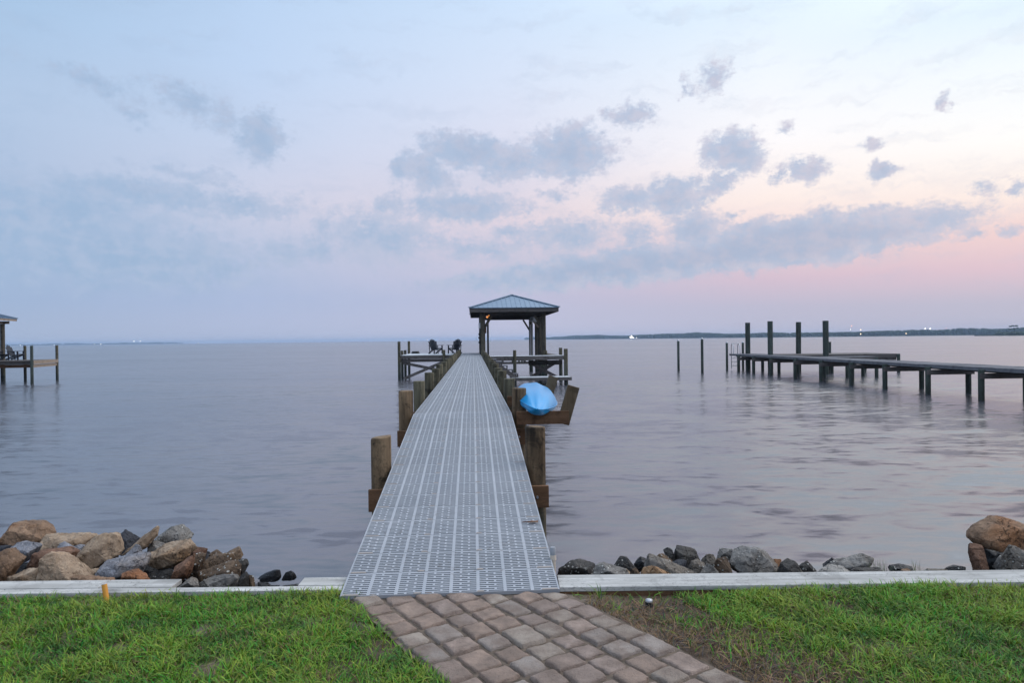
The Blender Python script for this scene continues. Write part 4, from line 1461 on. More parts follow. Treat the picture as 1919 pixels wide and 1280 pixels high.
PX = uv(0, 46.6, 0)
pl = thing('sitting_platform', 'wooden platform on pilings with cross braces, left of the pier end', 'platform', uv(-6.9, 46.6, 0) * 1.0, A)
# local x: -? u range [-5.0 .. -0.85] world pier frame -> local origin at u=-6.9
ULp = -4.93 + 6.9
URp = UC - HW + 6.9 - 0.005
decked(pl, ULp, URp, 0.0, 6.8, Z1 - 0.002)
MB().box(((ULp + URp) / 2, -0.022, Z1 - 0.125), (URp - ULp, 0.04, 0.235)).build('fascia_board', M['grey_x'], pl)
MB().box((ULp - 0.022, 3.4, Z1 - 0.125), (0.04, 6.8, 0.235)).build('fascia_board', M['grey_y'], pl)
MB().box(((ULp + URp) / 2, 0.08, Z1 - 0.36), (URp - ULp, 0.05, 0.2)).build('beam', M['grey_x'], pl)
MB().box(((ULp + URp) / 2, 3.3, Z1 - 0.16), (URp - ULp, 0.05, 0.22)).build('beam', M['grey_x'], pl)
MB().box(((ULp + URp) / 2, 6.7, Z1 - 0.16), (URp - ULp, 0.05, 0.22)).build('beam', M['grey_x'], pl)
post_part(pl, ULp - 0.06, -0.14, 2.62, 0.098, 'piling_grey', 71)
post_part(pl, ULp - 0.10, 2.2, 1.97, 0.095, 'piling_grey', 72)
post_part(pl, ULp - 0.10, 4.4, 1.97, 0.095, 'piling_grey', 73)
post_part(pl, ULp - 0.06, 6.95, 2.62, 0.098, 'piling_grey', 74)
post_part(pl, ULp + 2.95, -0.14, 2.02, 0.098, 'piling_grey', 75)
b_ = MB().beam((ULp + 0.15, 0.14, Z1 - 0.5), (ULp + 2.95, 0.14, 0.55), 0.19, 0.05, up=(0, 1, 0))
b_.build('brace', M['grey_x'], pl)
b_ = MB().beam((ULp + 0.25, -0.03, 0.10), (ULp + 2.95, -0.03, Z1 - 0.45), 0.19, 0.05, up=(0, 1, 0))
b_.build('brace', M['grey_x'], pl)

# coiled hose by the rear post
hz = thing('hose_coil', 'low black hose coil lying by the tall rear post of the platform', 'hose', uv(-6.9 + ULp + 0.5, 46.6 + 6.3, Z1), A)
hb = MB()
for q in range(3):
    r_ = 0.3 - 0.03 * q
    hb.tube([(r_ * math.cos(t), r_ * math.sin(t), 0.035 + 0.055 * q) for t in [2 * math.pi * i / 24 for i in range(25)]], 0.032, 8)
hb.build('hose', M['black'], hz)


# ------------------------------------------------------------------ adirondack chairs (face local +y)
def make_chair(label, loc, rz, group):
    c_ = thing('adirondack_chair', label, 'chair', loc, rz, group)
    sb_ = MB()
    for i in range(6):
        y = 0.28 - i * 0.088
        z = 0.37 - (0.28 - y) * 0.24
        sb_.box((0, y, z), (0.52, 0.078, 0.02), (math.atan(0.24), 0, 0))
    sb_.build('seat', M['chair'], c_)
    bb = MB()
    lens = [0.60, 0.70, 0.75, 0.70, 0.60]
    for i, L_ in enumerate(lens):
        x0 = (i - 2) * 0.088
        x1 = (i - 2) * 0.128
        p0 = Vector((x0, -0.20, 0.27))
        p1 = Vector((x1, -0.20 - L_ * 0.38, 0.27 + L_ * 0.925))
        d = (p1 - p0)
        mid = p0 + d * 0.9
        hw0, hw1 = 0.038, 0.056
        vs = []
        for dy in (0.0, -0.02):
            vs += [(p0.x - hw0, p0.y + dy, p0.z), (p0.x + hw0, p0.y + dy, p0.z), (mid.x + hw1, mid.y + dy, mid.z), (p1.x + hw1 * 0.5, p1.y + dy, p1.z), (p1.x - hw1 * 0.5, p1.y + dy, p1.z), (mid.x - hw1, mid.y + dy, mid.z)]
        fs = [(0, 1, 2, 3, 4, 5), (11, 10, 9, 8, 7, 6)] + [(k_, (k_ + 1) % 6, (k_ + 1) % 6 + 6, k_ + 6) for k_ in range(6)]
        bb.add(vs, fs)
    bb.box((0, -0.31, 0.52), (0.5, 0.022, 0.06), (R(-22), 0, 0))
    bb.build('backrest', M['chair'], c_)
    for s in (-1, 1):
        MB().box((s * 0.33, 0.02, 0.56), (0.13, 0.68, 0.024)).build('armrest', M['chair'], c_)
        MB().beam((s * 0.30, 0.29, 0.0), (s * 0.30, 0.27, 0.548), 0.05, 0.09, up=(0, 1, 0)).build('leg', M['chair'], c_)
        lb = MB()
        lb.beam((s * 0.265, 0.30, 0.34), (s * 0.265, -0.46, 0.045), 0.03, 0.09)
        lb.beam((s * 0.31, -0.24, 0.02), (s * 0.31, -0.30, 0.55), 0.03, 0.06, up=(0, 1, 0))
        lb.build('leg', M['chair'], c_)
    return c_


CH = 'pair of chairs on the sitting platform'
p1 = at_y(817, 663.4, 50.4)
ch1 = make_chair('dark adirondack chair on the platform, farther from the pier', (p1.x, 50.4, Z1), A + R(-28), CH)
p2 = at_y(852, 663.2, 50.4)
ch1.scale = (1.14, 1.14, 1.14)
ch2 = copy_tree(ch1)
ch2.location = (p2.x, 50.4, Z1)
ch2.rotation_euler = (0, 0, A + R(30))
ch2['label'] = 'dark adirondack chair on the platform, nearer to the pier deck'

# ------------------------------------------------------------------ boathouse
bh = thing('boathouse', 'open boathouse with hipped blue metal roof on round posts at the pier end', 'boathouse', uv(2.76, 45.0, 0), A)
EL_, ER_, VF, VB = -2.99, 2.99, 0.0, 12.0
ZE, ZR = 4.79, 5.80


def roof_part(parent, x0, x1, y0, y1, ze, zr, mat='roof', rib=0.3):
    """hipped sheet-metal roof: four slopes with standing ribs, then hip caps and fascias as sub-parts"""
    xm = (x0 + x1) / 2
    hw = (x1 - x0) / 2
    ya, yb = y0 + hw, y1 - hw
    if yb < ya:
        ya = yb = (y0 + y1) / 2
    mb = MB()
    th = 0.03
    Ct = [Vector((x0, y0, ze)), Vector((x1, y0, ze)), Vector((x1, y1, ze)), Vector((x0, y1, ze))]
    Ra, Rb = Vector((xm, ya, zr)), Vector((xm, yb, zr))
    dn = Vector((0, 0, -th))
    vs = Ct + [Ra, Rb] + [p + dn for p in Ct] + [Ra + dn, Rb + dn]
    fs = [(0, 1, 4), (1, 2, 5, 4), (2, 3, 5), (3, 0, 4, 5), (6, 10, 7), (7, 10, 11, 8), (8, 11, 9), (9, 11, 10, 6), (0, 6, 7, 1), (1, 7, 8, 2), (2, 8, 9, 3), (3, 9, 6, 0)]
    mb.add(vs, fs)
    # ribs
    def ribs(a, b, top_a, top_b):
        n_ = int((b - a).length / rib)
        for i in range(1, n_):
            t = i / n_
            e = a + (b - a) * t
            # height available at this point of the slope
            if (top_a - top_b).length < 1e-4:
                s_ = 1 - abs(2 * t - 1)
                tp = e + (top_a - (a + b) / 2) * s_
            else:
                L_ = (b - a).length
                run = (top_a - a).dot((b - a).normalized())
                dd = t * L_
                s_ = min(1, dd / run, (L_ - dd) / run)
                up_ = (top_a - a) - (b - a).normalized() * run
                tp = e + up_ * s_
            if (tp - e).length > 0.12:
                mb.beam(e + Vector((0, 0, 0.012)), tp + Vector((0, 0, 0.012)), 0.035, 0.036)
    ribs(Ct[0], Ct[1], Ra, Ra)
    ribs(Ct[1], Ct[2], Ra, Rb)
    ribs(Ct[2], Ct[3], Rb, Rb)
    ribs(Ct[3], Ct[0], Rb, Ra)
    r_ = mb.build('roof', M[mat], parent)
    hc = MB()
    for a, b in ((Ct[0], Ra), (Ct[1], Ra), (Ct[2], Rb), (Ct[3], Rb), (Ra, Rb)):
        if (a - b).length > 0.05:
            hc.beam(a + Vector((0, 0, 0.03)), b + Vector((0, 0, 0.03)), 0.2, 0.05)
    hc.build('ridge_cap', M[mat], r_)
    return r_


rf = roof_part(bh, EL_, ER_, VF, VB, ZE, ZR)
for (a, b, mt) in (((EL_ + 0.05, VF + 0.07, ZE - 0.17), (ER_ - 0.05, VF + 0.07, ZE - 0.17), 'grey_x'), ((EL_ + 0.07, VF + 0.1, ZE - 0.17), (EL_ + 0.07, VB - 0.1, ZE - 0.17), 'grey_y'),
                   ((ER_ - 0.07, VF + 0.1, ZE - 0.17), (ER_ - 0.07, VB - 0.1, ZE - 0.17), 'grey_y'), ((EL_ + 0.05, VB - 0.07, ZE - 0.17), (ER_ - 0.05, VB - 0.07, ZE - 0.17), 'grey_x')):
    MB().beam(a, b, 0.04, 0.25).build('fascia_board', M[mt], rf)
rb_ = MB()
for i in range(19):
    y = VF + 0.4 + i * 0.62
    rb_.box((0, y, ZE - 0.15), (5.7, 0.045, 0.16))
rb_.box((0, (VF + VB) / 2, ZE - 0.05), (5.8, VB - VF - 0.3, 0.02))
rb_.build('ceiling', M['dark'], bh)
xl, xr = 0.665 - 2.76, 4.78 - 2.76
for xx in (xl, xr):
    MB().box((xx, 6.1, ZE - 0.36), (0.09, 11.0, 0.26)).build('header_beam', M['dark'], bh)
MB().box((0, 1.0, ZE - 0.37), (xr - xl - 0.1, 0.09, 0.24)).build('header_beam', M['dark'], bh)
MB().box((0, 11.3, ZE - 0.37), (xr - xl - 0.1, 0.09, 0.26)).build('header_beam', M['dark'], bh)
sd = 200
for xx, ys_, r_ in ((xl, (1.0, 3.6, 6.1, 11.3), 0.165), (xr, (1.0, 3.7, 6.0, 11.3), 0.155)):
    for y in ys_:
        sd += 1
        post_part(bh, xx, y, ZE - 0.24, r_, 'post', sd, 'post')
for sx_, xx in ((1, xl), (-1, xr)):
    for y in (1.0, 11.3):
        MB().beam((xx + sx_ * 0.1, y, 3.42), (xx + sx_ * 0.62, y, 4.28), 0.14, 0.07, up=(0, 1, 0)).build('knee_brace', M['post'], bh)
for y0_, y1_ in ((1.2, 2.1), (5.8, 4.9)):
    MB().beam((xr, y0_, 3.45), (xr, y1_, 4.3), 0.14, 0.07, up=(1, 0, 0)).build('knee_brace', M['post'], bh)
bl = MB().box((xl + 0.28, 0.93, 4.22), (0.12, 0.1, 0.16)).build('lamp', M['steel'], bh)
MB().ball((xl + 0.31, 0.86, 4.2), 0.07).ball((xl + 0.42, 0.95, 4.3), 0.04).build('bulb', M['bulb'], bl)
MB().box((xl - 0.22, 0.98, 3.62), (0.12, 0.18, 0.38)).build('junction_box', M['steel'], bh)['label'] = 'grey electrical box on the left post'
MB().box((xl + 0.2, 0.98, 3.3), (0.08, 0.18, 0.38)).build('junction_box', M['beam'], bh)
MB().tube([(xl - 0.18, 0.95, 3.45), (xl - 0.19, 0.95, 1.5)], 0.028, 8).build('conduit', M['black'], bh)
for zz in (3.05, 2.82, 2.5):
    MB().ball((xl - 0.24, 0.93, zz), 0.07, n=8, m=6, sc=(1, 0.6, 1.2)).build('hook', M['black'], bh)

# boat lift between the posts
lf_ = thing('boat_lift', 'boat lift with thin guide poles and motor under the boathouse roof', 'boat lift', uv(2.76, 45.0, 0), A)
for (xx, y, z1) in ((-1.69, 3.2, 3.9), (-1.63, 6.0, 4.05), (xr - 0.62, 4.4, 3.75), (xr - 0.35, 5.8, 3.85)):
    MB().tube([(xx, y, 0.9), (xx, y, z1)], 0.055 if xx < 0 else 0.05, 10).build('guide_pole', M['pvc_grey'] if xx > 0 else M['black'], lf_)
mo = MB().box((xr - 0.55, 2.6, 4.05), (0.3, 0.75, 0.3), (0, R(18), R(14))).build('motor', M['steel'], lf_)
MB().beam((xr - 0.55, 2.4, 3.9), (xr - 0.2, 2.4, 3.5), 0.14, 0.05, up=(0, 1, 0)).build('brace', M['tan'], lf_)
MB().tube([(xr - 0.3, 1.4, 4.3), (xr - 0.3, 1.4, 1.1)], 0.014, 6).tube([(xr - 0.3, 9.0, 4.3), (xr - 0.3, 9.0, 1.1)], 0.014, 6).tube([(xl + 0.3, 1.4, 4.3), (xl + 0.3, 1.4, 1.1)], 0.014, 6).build('cable', M['black'], lf_)
for y in (1.4, 9.0):
    MB().box((-0.1, y, 1.07), (3.5, 0.12, 0.16)).build('cradle_beam', M['grey_x'], lf_)
for xx in (-0.75, 0.75):
    MB().box((xx, 5.2, 1.2), (0.09, 8.4, 0.1)).build('bunk', M['grey_y'], lf_)
for xx in (-1.35, -0.1, 0.35, 0.55):
    MB().box((xx, 1.38, 1.22), (0.1, 0.1, 0.3)).build('stop_block', M['post'], lf_)

# catwalk in front of the boathouse
VC = 40.7
cwk = thing('catwalk', 'narrow wooden catwalk crossing in front of the boathouse to two end posts', 'catwalk', uv(0, VC, 0), A)
uA, uB = 0.52, (1058 - 887) / F * VC
decked(cwk, uA, uB, 0.0, 1.5, Z1 - 0.004, along='y')
MB().box(((uA + uB) / 2, -0.022, Z1 - 0.125), (uB - uA, 0.04, 0.235)).build('fascia_board', M['grey_x'], cwk)
MB().box(((uA + uB) / 2, 1.522, Z1 - 0.125), (uB - uA, 0.04, 0.235)).build('fascia_board', M['grey_x'], cwk)
post_part(cwk, (964.5 - 887) / F * VC, -0.16, 2.03, 0.1, 'piling_grey', 301)
post_part(cwk, uB + 0.10, -0.05, 2.08, 0.12, 'piling_grey', 302)
post_part(cwk, uB + 0.02, 1.75, 2.12, 0.11, 'piling_grey', 303)
for i in range(3):
    post_part(cwk, uB - 0.75 + i * 0.0 + 0.12 * i, 3.4 + 2.0 * i, 1.93, 0.11, 'piling_grey', 304 + i)
MB().box((uB - 0.3, 4.9, Z1 - 0.1), (0.5, 6.7, 0.18)).build('side_walk', M['grey_y'], cwk)
b_ = MB().beam((uB - 1.9, 1.3, 1.2), (uB - 0.2, 1.3, 0.25), 0.2, 0.05, up=(0, 1, 0))
b_.build('brace', M['grey_x'], cwk)
b_ = MB().beam((uB - 1.9, 1.42, 0.3), (uB - 0.2, 1.42, 1.3), 0.2, 0.05, up=(0, 1, 0))
b_.build('brace', M['grey_x'], cwk)
MB().box((uB - 1.0, 1.2, 1.22), (2.1, 0.06, 0.28)).build('beam', M['dark'], cwk)

# low platform by the water and the stair to it
VL = 39.2
lp = thing('low_platform', 'low pale topped platform just above the water below the catwalk', 'platform', uv(0, VL, 0), A)
ua, ub = (957 - 887) / F * VL, (1071 - 887) / F * VL
zl = 0.46
decked(lp, ua, ub, 0.0, 1.45, zl, along='y')
MB().box(((ua + ub) / 2, -0.022, zl - 0.1), (ub - ua, 0.04, 0.18)).build('fascia_board', M['grey_x'], lp)
MB().box((ub + 0.022, 0.72, zl - 0.1), (0.04, 1.45, 0.18)).build('fascia_board', M['grey_y'], lp)
for i, uu in enumerate((ua + 0.25, (ua + ub) / 2, ub - 0.9, ub - 0.25)):
    post_part(lp, uu, 0.2, zl - 0.12, 0.1, 'piling_grey', 310 + i)
st_ = thing('stairs', 'short wooden stair of four treads from the pier down to the low platform', 'stairs', uv(0, VL + 0.2, 0), A)
for i in range(4):
    u_ = 1.36 + i * 0.31
    zt = 1.40 - i * 0.24
    MB().box((u_ + 0.15, 0.55, zt - 0.02), (0.34, 0.95, 0.045)).build('tread', M['walk'], st_)
    MB().box((u_ + 0.30, 0.55, zt - 0.15), (0.03, 0.93, 0.2)).build('riser', M['grey_x'], st_)
for y in (0.03, 1.07):
    MB().beam((1.1, y, 1.42), (2.55, y, 0.36), 0.05, 0.24).build('stringer', M['grey_x'], st_)
MB().box((0.98, 0.55, 1.52), (0.75, 0.95, 0.05)).build('landing', M['walk'], st_)

# ------------------------------------------------------------------ neighbouring dock at the left edge
ld = thing('neighbour_dock', 'wooden dock with roofed shelter on pilings at the left frame edge', 'dock', (-33.0, 47.0, 0), R(13))
ZD = 1.6
decked(ld, -16, 0.0, 0.0, 4.0, ZD, mat='grey_x', along='y')
MB().box((-8.0, -0.022, ZD - 0.125), (16, 0.04, 0.25)).build('fascia_board', M['dark'], ld)  # darker wood on this front board stands in for its shade
MB().box((0.022, 2.0, ZD - 0.125), (0.04, 4.0, 0.25)).build('fascia_board', M['tan'], ld)
MB().box((-0.05, 2.0, ZD - 0.38), (0.06, 3.9, 0.2)).build('beam', M['tan'], ld)
MB().box((-8, 0.4, ZD - 0.38), (15.8, 0.06, 0.22)).build('beam', M['beam'], ld)
post_part(ld, -0.02, -0.14, 2.63, 0.095, 'piling_green', 401)
post_part(ld, -0.1, 4.15, 2.63, 0.095, 'piling_grey', 402)
post_part(ld, -2.1, 3.9, 2.63, 0.095, 'piling_grey', 403)
for i in range(4):
    post_part(ld, -4.5 - i * 3.2, -0.14, 1.5, 0.1, 'piling_green', 404 + i)
for xx in (-3.8, -8.8):
    for y in (-0.3, 4.5):
        post_part(ld, xx, y, 4.25, 0.15, 'post', 420 + int(y) + int(-xx), 'post')
MB().box((-6.3, 4.5, 4.36), (5.9, 0.1, 0.2)).build('header_beam', M['tan'], ld)
MB().box((-3.8, 2.1, 4.36), (0.1, 5.6, 0.2)).build('header_beam', M['tan'], ld)
r2 = roof_part(ld, -9.5, -3.1, -1.0, 5.2, 4.66, 5.75)
MB().box((-6.3, -0.95, 4.56), (6.3, 0.04, 0.17)).build('fascia_board', M['tan'], r2)
MB().box((-3.14, 2.1, 4.56), (0.04, 6.1, 0.17)).build('fascia_board', M['tan'], r2)
for i, (px, lab) in enumerate(((30, 'dark adirondack chair on the left dock, facing right in profile'), (1, 'dark adirondack chair half cut off by the left frame edge'))):
    cc = copy_tree(ch1)
    w_ = at_y(px, 674, 49.2)
    cc.location = (w_.x, 49.2, ZD)
    cc.rotation_euler = (0, 0, R(-85 - 25 * i))
    cc['label'] = lab
    cc['group'] = 'chairs on the neighbouring left dock'

# ------------------------------------------------------------------ neighbouring pier on the right
rd = thing('neighbour_pier', 'long low grey pier on green pilings with side fingers, on the right', 'pier', uv(20.45, 0, 0), A)
ZN = 1.33
mb = MB()
y = 14.0
while y < 53.4:
    mb.box((0.92 + random.uniform(-0.012, 0.012), y + 0.07, ZN - 0.02 + random.uniform(-0.006, 0.006)), (1.93, 0.135, 0.04))
    y += 0.145
mb.build('deck', M['walk'], rd)
for xx in (0.5, 1.3):
    MB().box((xx, 33.7, ZN - 0.14), (0.05, 39.2, 0.19)).build('stringer', M['dark'], rd)
for xx in (-0.022, 1.862):
    MB().box((xx, 33.7, ZN - 0.09), (0.04, 39.4, 0.11)).build('stringer', M['walk'], rd)
vps = [19.8, 23.0, 26.2, 29.4, 32.6, 35.6, 38.8, 42.0, 45.5, 48.4, 51.2]
src = piling_mb(-1.2, ZN - 0.10, 0.115, 501, 14).build('piling', M['piling_green'], rd)
first = True
for i, vv in enumerate(vps):
    for xx in (-0.16, 1.72):
        o = src if first else src.copy()
        if not first:
            COL.objects.link(o)
            o.parent = rd
        first = False
        o.location = (xx, vv, random.uniform(-0.02, 0.02))
        o.rotation_euler = (0, 0, random.random() * 6)
    MB().box((0.8, vv - 0.13, ZN - 0.34), (2.2, 0.05, 0.22)).build('cross_beam', M['grey_x'], rd)
# finger and wide platform to the right of it
decked(rd, 1.9, 5.0, 41.8, 43.0, ZN - 0.004, mat='walk', along='y', name='finger_deck')
MB().box((3.45, 41.77, ZN - 0.14), (3.1, 0.04, 0.24)).build('fascia_board', M['grey_x'], rd)
decked(rd, 2.3, 9.9, 47.3, 51.2, ZN + 0.002, mat='grey_x', along='y', name='platform_deck')
MB().box((6.1, 47.27, ZN - 0.14), (7.6, 0.04, 0.25)).build('fascia_board', M['grey_x'], rd)
MB().box((6.1, 47.4, ZN - 0.36), (7.6, 0.06, 0.2)).build('beam', M['grey_x'], rd)
for i, (xx, vv) in enumerate(((3.0, 41.6), (4.9, 41.6), (3.9, 43.1), (9.95, 47.2), (7.6, 47.5), (5.2, 47.5), (2.7, 47.5), (9.9, 51.3), (6.8, 51.2), (4.9, 43.1))):
    post_part(rd, xx, vv, ZN - 0.06 if i != 3 else ZN, 0.11, 'piling_green', 520 + i)
post_part(rd, 7.2, 51.5, 2.2, 0.1, 'piling_green', 540)
# capped posts and a ladder at the far end
for i, (px, py, yy) in enumerate(((1362, 643, 54.3), (1392, 642.5, 54.8))):
    w_ = at_y(px, py, yy)
    l_ = Vector((w_.x * math.cos(A) + w_.y * math.sin(A) - 20.45, -w_.x * math.sin(A) + w_.y * math.cos(A), 0))
    p_ = post_part(rd, l_.x, l_.y, w_.z, 0.09, 'piling_green', 550 + i)
    MB().tube([(0, 0, w_.z + 0.002), (0, 0, w_.z + 0.04), (0, 0, w_.z + 0.13)], [0.1, 0.1, 0.015], 12).build('cap', M['steel'], p_)
w_ = at_y(1377, 662, 54.8)
la = MB()
lx = w_.x * math.cos(A) + w_.y * math.sin(A) - 20.45
ly = 53.75
for s in (-1, 1):
    la.tube([(lx + s * 0.26, ly - 0.5, ZN), (lx + s * 0.26, ly - 0.45, 2.0), (lx + s * 0.26, ly - 0.2, 2.15), (lx + s * 0.26, ly, 1.95), (lx + s * 0.26, ly, 0.1)], 0.03, 8)
for zz in (0.35, 0.68, 1.0, 1.3):
    la.tube([(lx - 0.26, ly, zz), (lx + 0.26, ly, zz)], 0.026, 8)
la.tube([(lx - 0.26, ly - 0.2, 2.15), (lx + 0.26, ly - 0.2, 2.15)], 0.026, 8)
la.build('ladder', M['steel'], rd)

# tall boat-slip pilings and the two free-standing capped pilings
TP = 'tall pilings around the right boat slip'
for i, (px, ytop, yy, ztop, lab) in enumerate((
        (1401, 604.7, 53.7, 3.80, 'tall dark piling at the right boat slip, leftmost and nearest the ladder'),
        (1443, 602, 50.0, 3.82, 'tall dark piling at the right boat slip, second from the ladder'),
        (1495.5, 603.5, 52.0, 3.78, 'tall dark piling at the left end of the wide platform'),
        (1547, 601, 46.9, 3.76, 'tall dark piling farthest right, rising between finger and platform'))):
    w_ = at_y(px, ytop, yy)
    o = piling_mb(-1.2, w_.z, 0.165, 600 + i, 16, square=0.7).build('piling', M['piling_green'])
    o.location = (w_.x, w_.y, 0)
    o.rotation_euler = (0, R(0.5 if i == 2 else 0.0), A)
    tag(o, lab, 'piling', TP)
for i, (px, ytop, yy, lab) in enumerate(((1271, 639.5, 54.3, 'thin free standing piling with pale cap, left of the pair'), (1315.5, 636.0, 50.2, 'thin free standing piling with pale cap, right of the pair and nearer'))):
    w_ = at_y(px, ytop, yy)
    t_p = thing('mooring_piling', lab, 'piling', (w_.x, w_.y, 0), 0, 'free standing mooring pilings')
    piling_mb(-1.2, w_.z, 0.098, 620 + i, 14).build('shaft', M['piling_green'], t_p)
    MB().tube([(0, 0, w_.z + 0.002), (0, 0, w_.z + 0.05), (0, 0, w_.z + 0.14)], [0.108, 0.108, 0.02], 12).build('cap', M['steel'], t_p)

# ------------------------------------------------------------------ far shores
def far_wood_mat():
    m, t, b = new_mat('far_trees', 0.9, 0.1)
    n = t.noise(pos(t), 0.12, 4)
    t.put(b.inputs['Base Color'], t.mix(t.rng(n, 0.35, 0.65), (0.02, 0.035, 0.018), (0.05, 0.07, 0.032)))
    return m


M['far'] = far_wood_mat()
# shoreline as (photo x, distance): the right shore recedes to the left
SH = [(985, 5200), (1025, 3700), (1100, 3000), (1200, 2450), (1300, 2150), (1400, 1850), (1500, 1700), (1650, 1600), (1800, 1550), (1919, 1500), (2150, 1400)]


def shore_pt(px, d):
    a_ = math.atan((px - 959.5) / F)
    return Vector((math.tan(a_) * d, d, 0))


hb = MB()
wd = MB()
rt = random.Random(3)


def strip(SH, zland, hmin, hmax, dens, depth, back=6.0):
    pts = [shore_pt(px, d) for px, d in SH]
    vs, fs = [], []
    for i, p in enumerate(pts):
        q = p + Vector((0, depth * 1.6, 0))
        vs += [(p.x, p.y, -0.5), (p.x, p.y + 6, zland), (q.x, q.y, zland + back), (q.x, q.y, -0.5)]
    for i in range(len(pts) - 1):
        for k_ in range(3):
            fs.append((i * 4 + k_, (i + 1) * 4 + k_, (i + 1) * 4 + k_ + 1, i * 4 + k_ + 1))
    hb.add(vs, fs)
    for i in range(len(pts) - 1):
        a_, b_ = pts[i], pts[i + 1]
        n_ = int((b_ - a_).length * dens)
        for _ in range(n_):
            p = a_.lerp(b_, rt.uniform(-0.03, 1.03))
            dd = rt.random() ** 1.5 * depth
            y = p.y + 8 + dd
            k_ = 0.45 + 0.9 * noise.noise(Vector((p.x * 0.005, p.y * 0.001, 3))) + 0.4 * noise.noise(Vector((p.x * 0.02, 1, 3)))
            h = hmin + (hmax - hmin) * max(0.15, min(1, k_)) * rt.uniform(0.6, 1.1)
            r_ = rt.uniform(3.5, 7.0)
            x = p.x * (y / p.y)
            # a lumpy crown of a few lobes
            n1, m1 = 7, 5
            vs2, fs2 = [], []
            ph0 = rt.random() * 6
            for j in range(m1 + 1):
                ph = math.pi * j / m1
                for q in range(n1):
                    th_ = 2 * math.pi * q / n1 + ph0
                    rr_ = r_ * (0.75 + 0.5 * rt.random())
                    vs2.append((x + math.sin(ph) * math.cos(th_) * rr_, y + math.sin(ph) * math.sin(th_) * rr_, zland + (h - zland) * 0.45 + math.cos(ph) * (h - zland) * 0.6 * (0.9 + 0.2 * rt.random())))
            for j in range(m1):
                for q in range(n1):
                    fs2.append((j * n1 + q, (j + 1) * n1 + q, (j + 1) * n1 + (q + 1) % n1, j * n1 + (q + 1) % n1))
            wd.add(vs2, fs2)


strip(SH, 1.5, 10.0, 18.5, 0.8, 70)
strip([(-330, 4700), (-100, 5000), (60, 5200), (200, 5400), (290, 5700), (330, 6100)], 1.5, 9.0, 18.0, 0.2, 80)
strip([(1872, 900), (1900, 880), (1990, 850), (2150, 800)], 0.8, 4.0, 9.0, 0.6, 30, 0.6)
tag(hb.build('far_shore', M['far']), kind='structure')
tag(wd.build('far_woods', M['far']), 'low wooded shoreline fading blue across the bay', 'woods', kind='stuff')
# one taller tree on the near point at the right edge
w_ = shore_pt(1911, 880)
pt = thing('pine_tree', 'lone tall pine on the low point at the right horizon', 'tree', (w_.x, 890, 1))
MB().tube([(0, 0, 0), (0.3, 0, 6), (0.2, 0, 11.5)], [0.4, 0.3, 0.12], 7).build('trunk', M['far'], pt)
cb_ = MB()
for i in range(9):
    cb_.ball((rt.uniform(-4.5, 3.5), rt.uniform(-2, 2), rt.uniform(7.5, 12.5)), rt.uniform(0.9, 1.8), n=7, m=5, sc=(1.5, 1, 0.6))
cb_.build('crown', M['far'], pt)

# lit masts and lamps on the far shores
LI = [  # photo x, y, distance, colour, radius
    (1596, 611, 1690, 'lamp_red', 1.1, 'red light high on a mast above the right far trees'),
    (1594, 617.5, 1660, 'lamp_white', 0.9, 'white light just under the red mast light'),
    (1613, 618.0, 1640, 'lamp_warm', 1.3, 'warm light in the trees right of the red mast light'),
    (1613, 626.0, 1610, 'lamp_warm', 1.4, 'warm light at the waterline below the mast lights'),
    (1698, 625.0, 1585, 'lamp_warm', 1.3, 'warm waterline light between mast lights and bright pair'),
    (1734, 616.0, 1720, 'lamp_white', 1.6, 'left one of the bright pair of floodlights on the right far shore'),
    (1743, 616.0, 1720, 'lamp_white', 1.7, 'right one of the bright pair of floodlights on the right far shore'),
    (1773, 615.5, 1700, 'lamp_red', 0.7, 'small red light right of the bright pair'),
    (1792, 622.5, 1570, 'lamp_warm', 0.7, 'small warm light low on the right far shore, last before the point'),
    (251, 639.5, 5850, 'lamp_white', 4.5, 'left one of the bright pair of lights on the left far shore'),
    (263, 639.5, 5850, 'lamp_white', 4.5, 'right one of the bright pair of lights on the left far shore'),
    (177, 645.0, 5350, 'lamp_white', 3.0, 'faint light on the left far shore beside a brighter one'),
    (189, 644.8, 5350, 'lamp_white', 4.5, 'brighter waterline light left of the bright pair on the left far shore'),
    (38, 646.5, 5150, 'lamp_white', 3.2, 'faint waterline light near the left dock'),
    (101, 646.3, 5250, 'lamp_white', 2.6, 'faint waterline light just left of the last dock piling'),
    (372, 642.6, 6300, 'lamp_white', 3.2, 'faint lone light on the open horizon at left'),
    (759.5, 638.0, 6500, 'lamp_white', 2.0, 'faint horizon light above the left end of the sitting platform'),
    (782, 637.6, 6500, 'lamp_warm', 2.6, 'warm horizon light between platform posts and chairs'),
    (801, 637.2, 6500, 'lamp_warm', 3.4, 'brightest warm horizon light left of the chairs'),
    (823, 637.0, 6500, 'lamp_red', 2.8, 'orange horizon light at the top of the farther chair'),
]
for px, py, d, mt, r_, lab in LI:
    r_ *= 0.72
    w_ = at_y(px, py, d)
    z_ = max(w_.z, r_ + 0.5)
    t_l = thing('shore_light', lab, 'light', (w_.x, d, 0), 0, 'lights across the bay')
    MB().tube([(0, 0, -0.5), (0, 0, z_ - r_ * 0.7)], r_ * 0.12, 6).build('mast', M['far'], t_l)
    MB().ball((0, 0, z_), r_, n=8, m=6).build('lamp', M[mt], t_l)

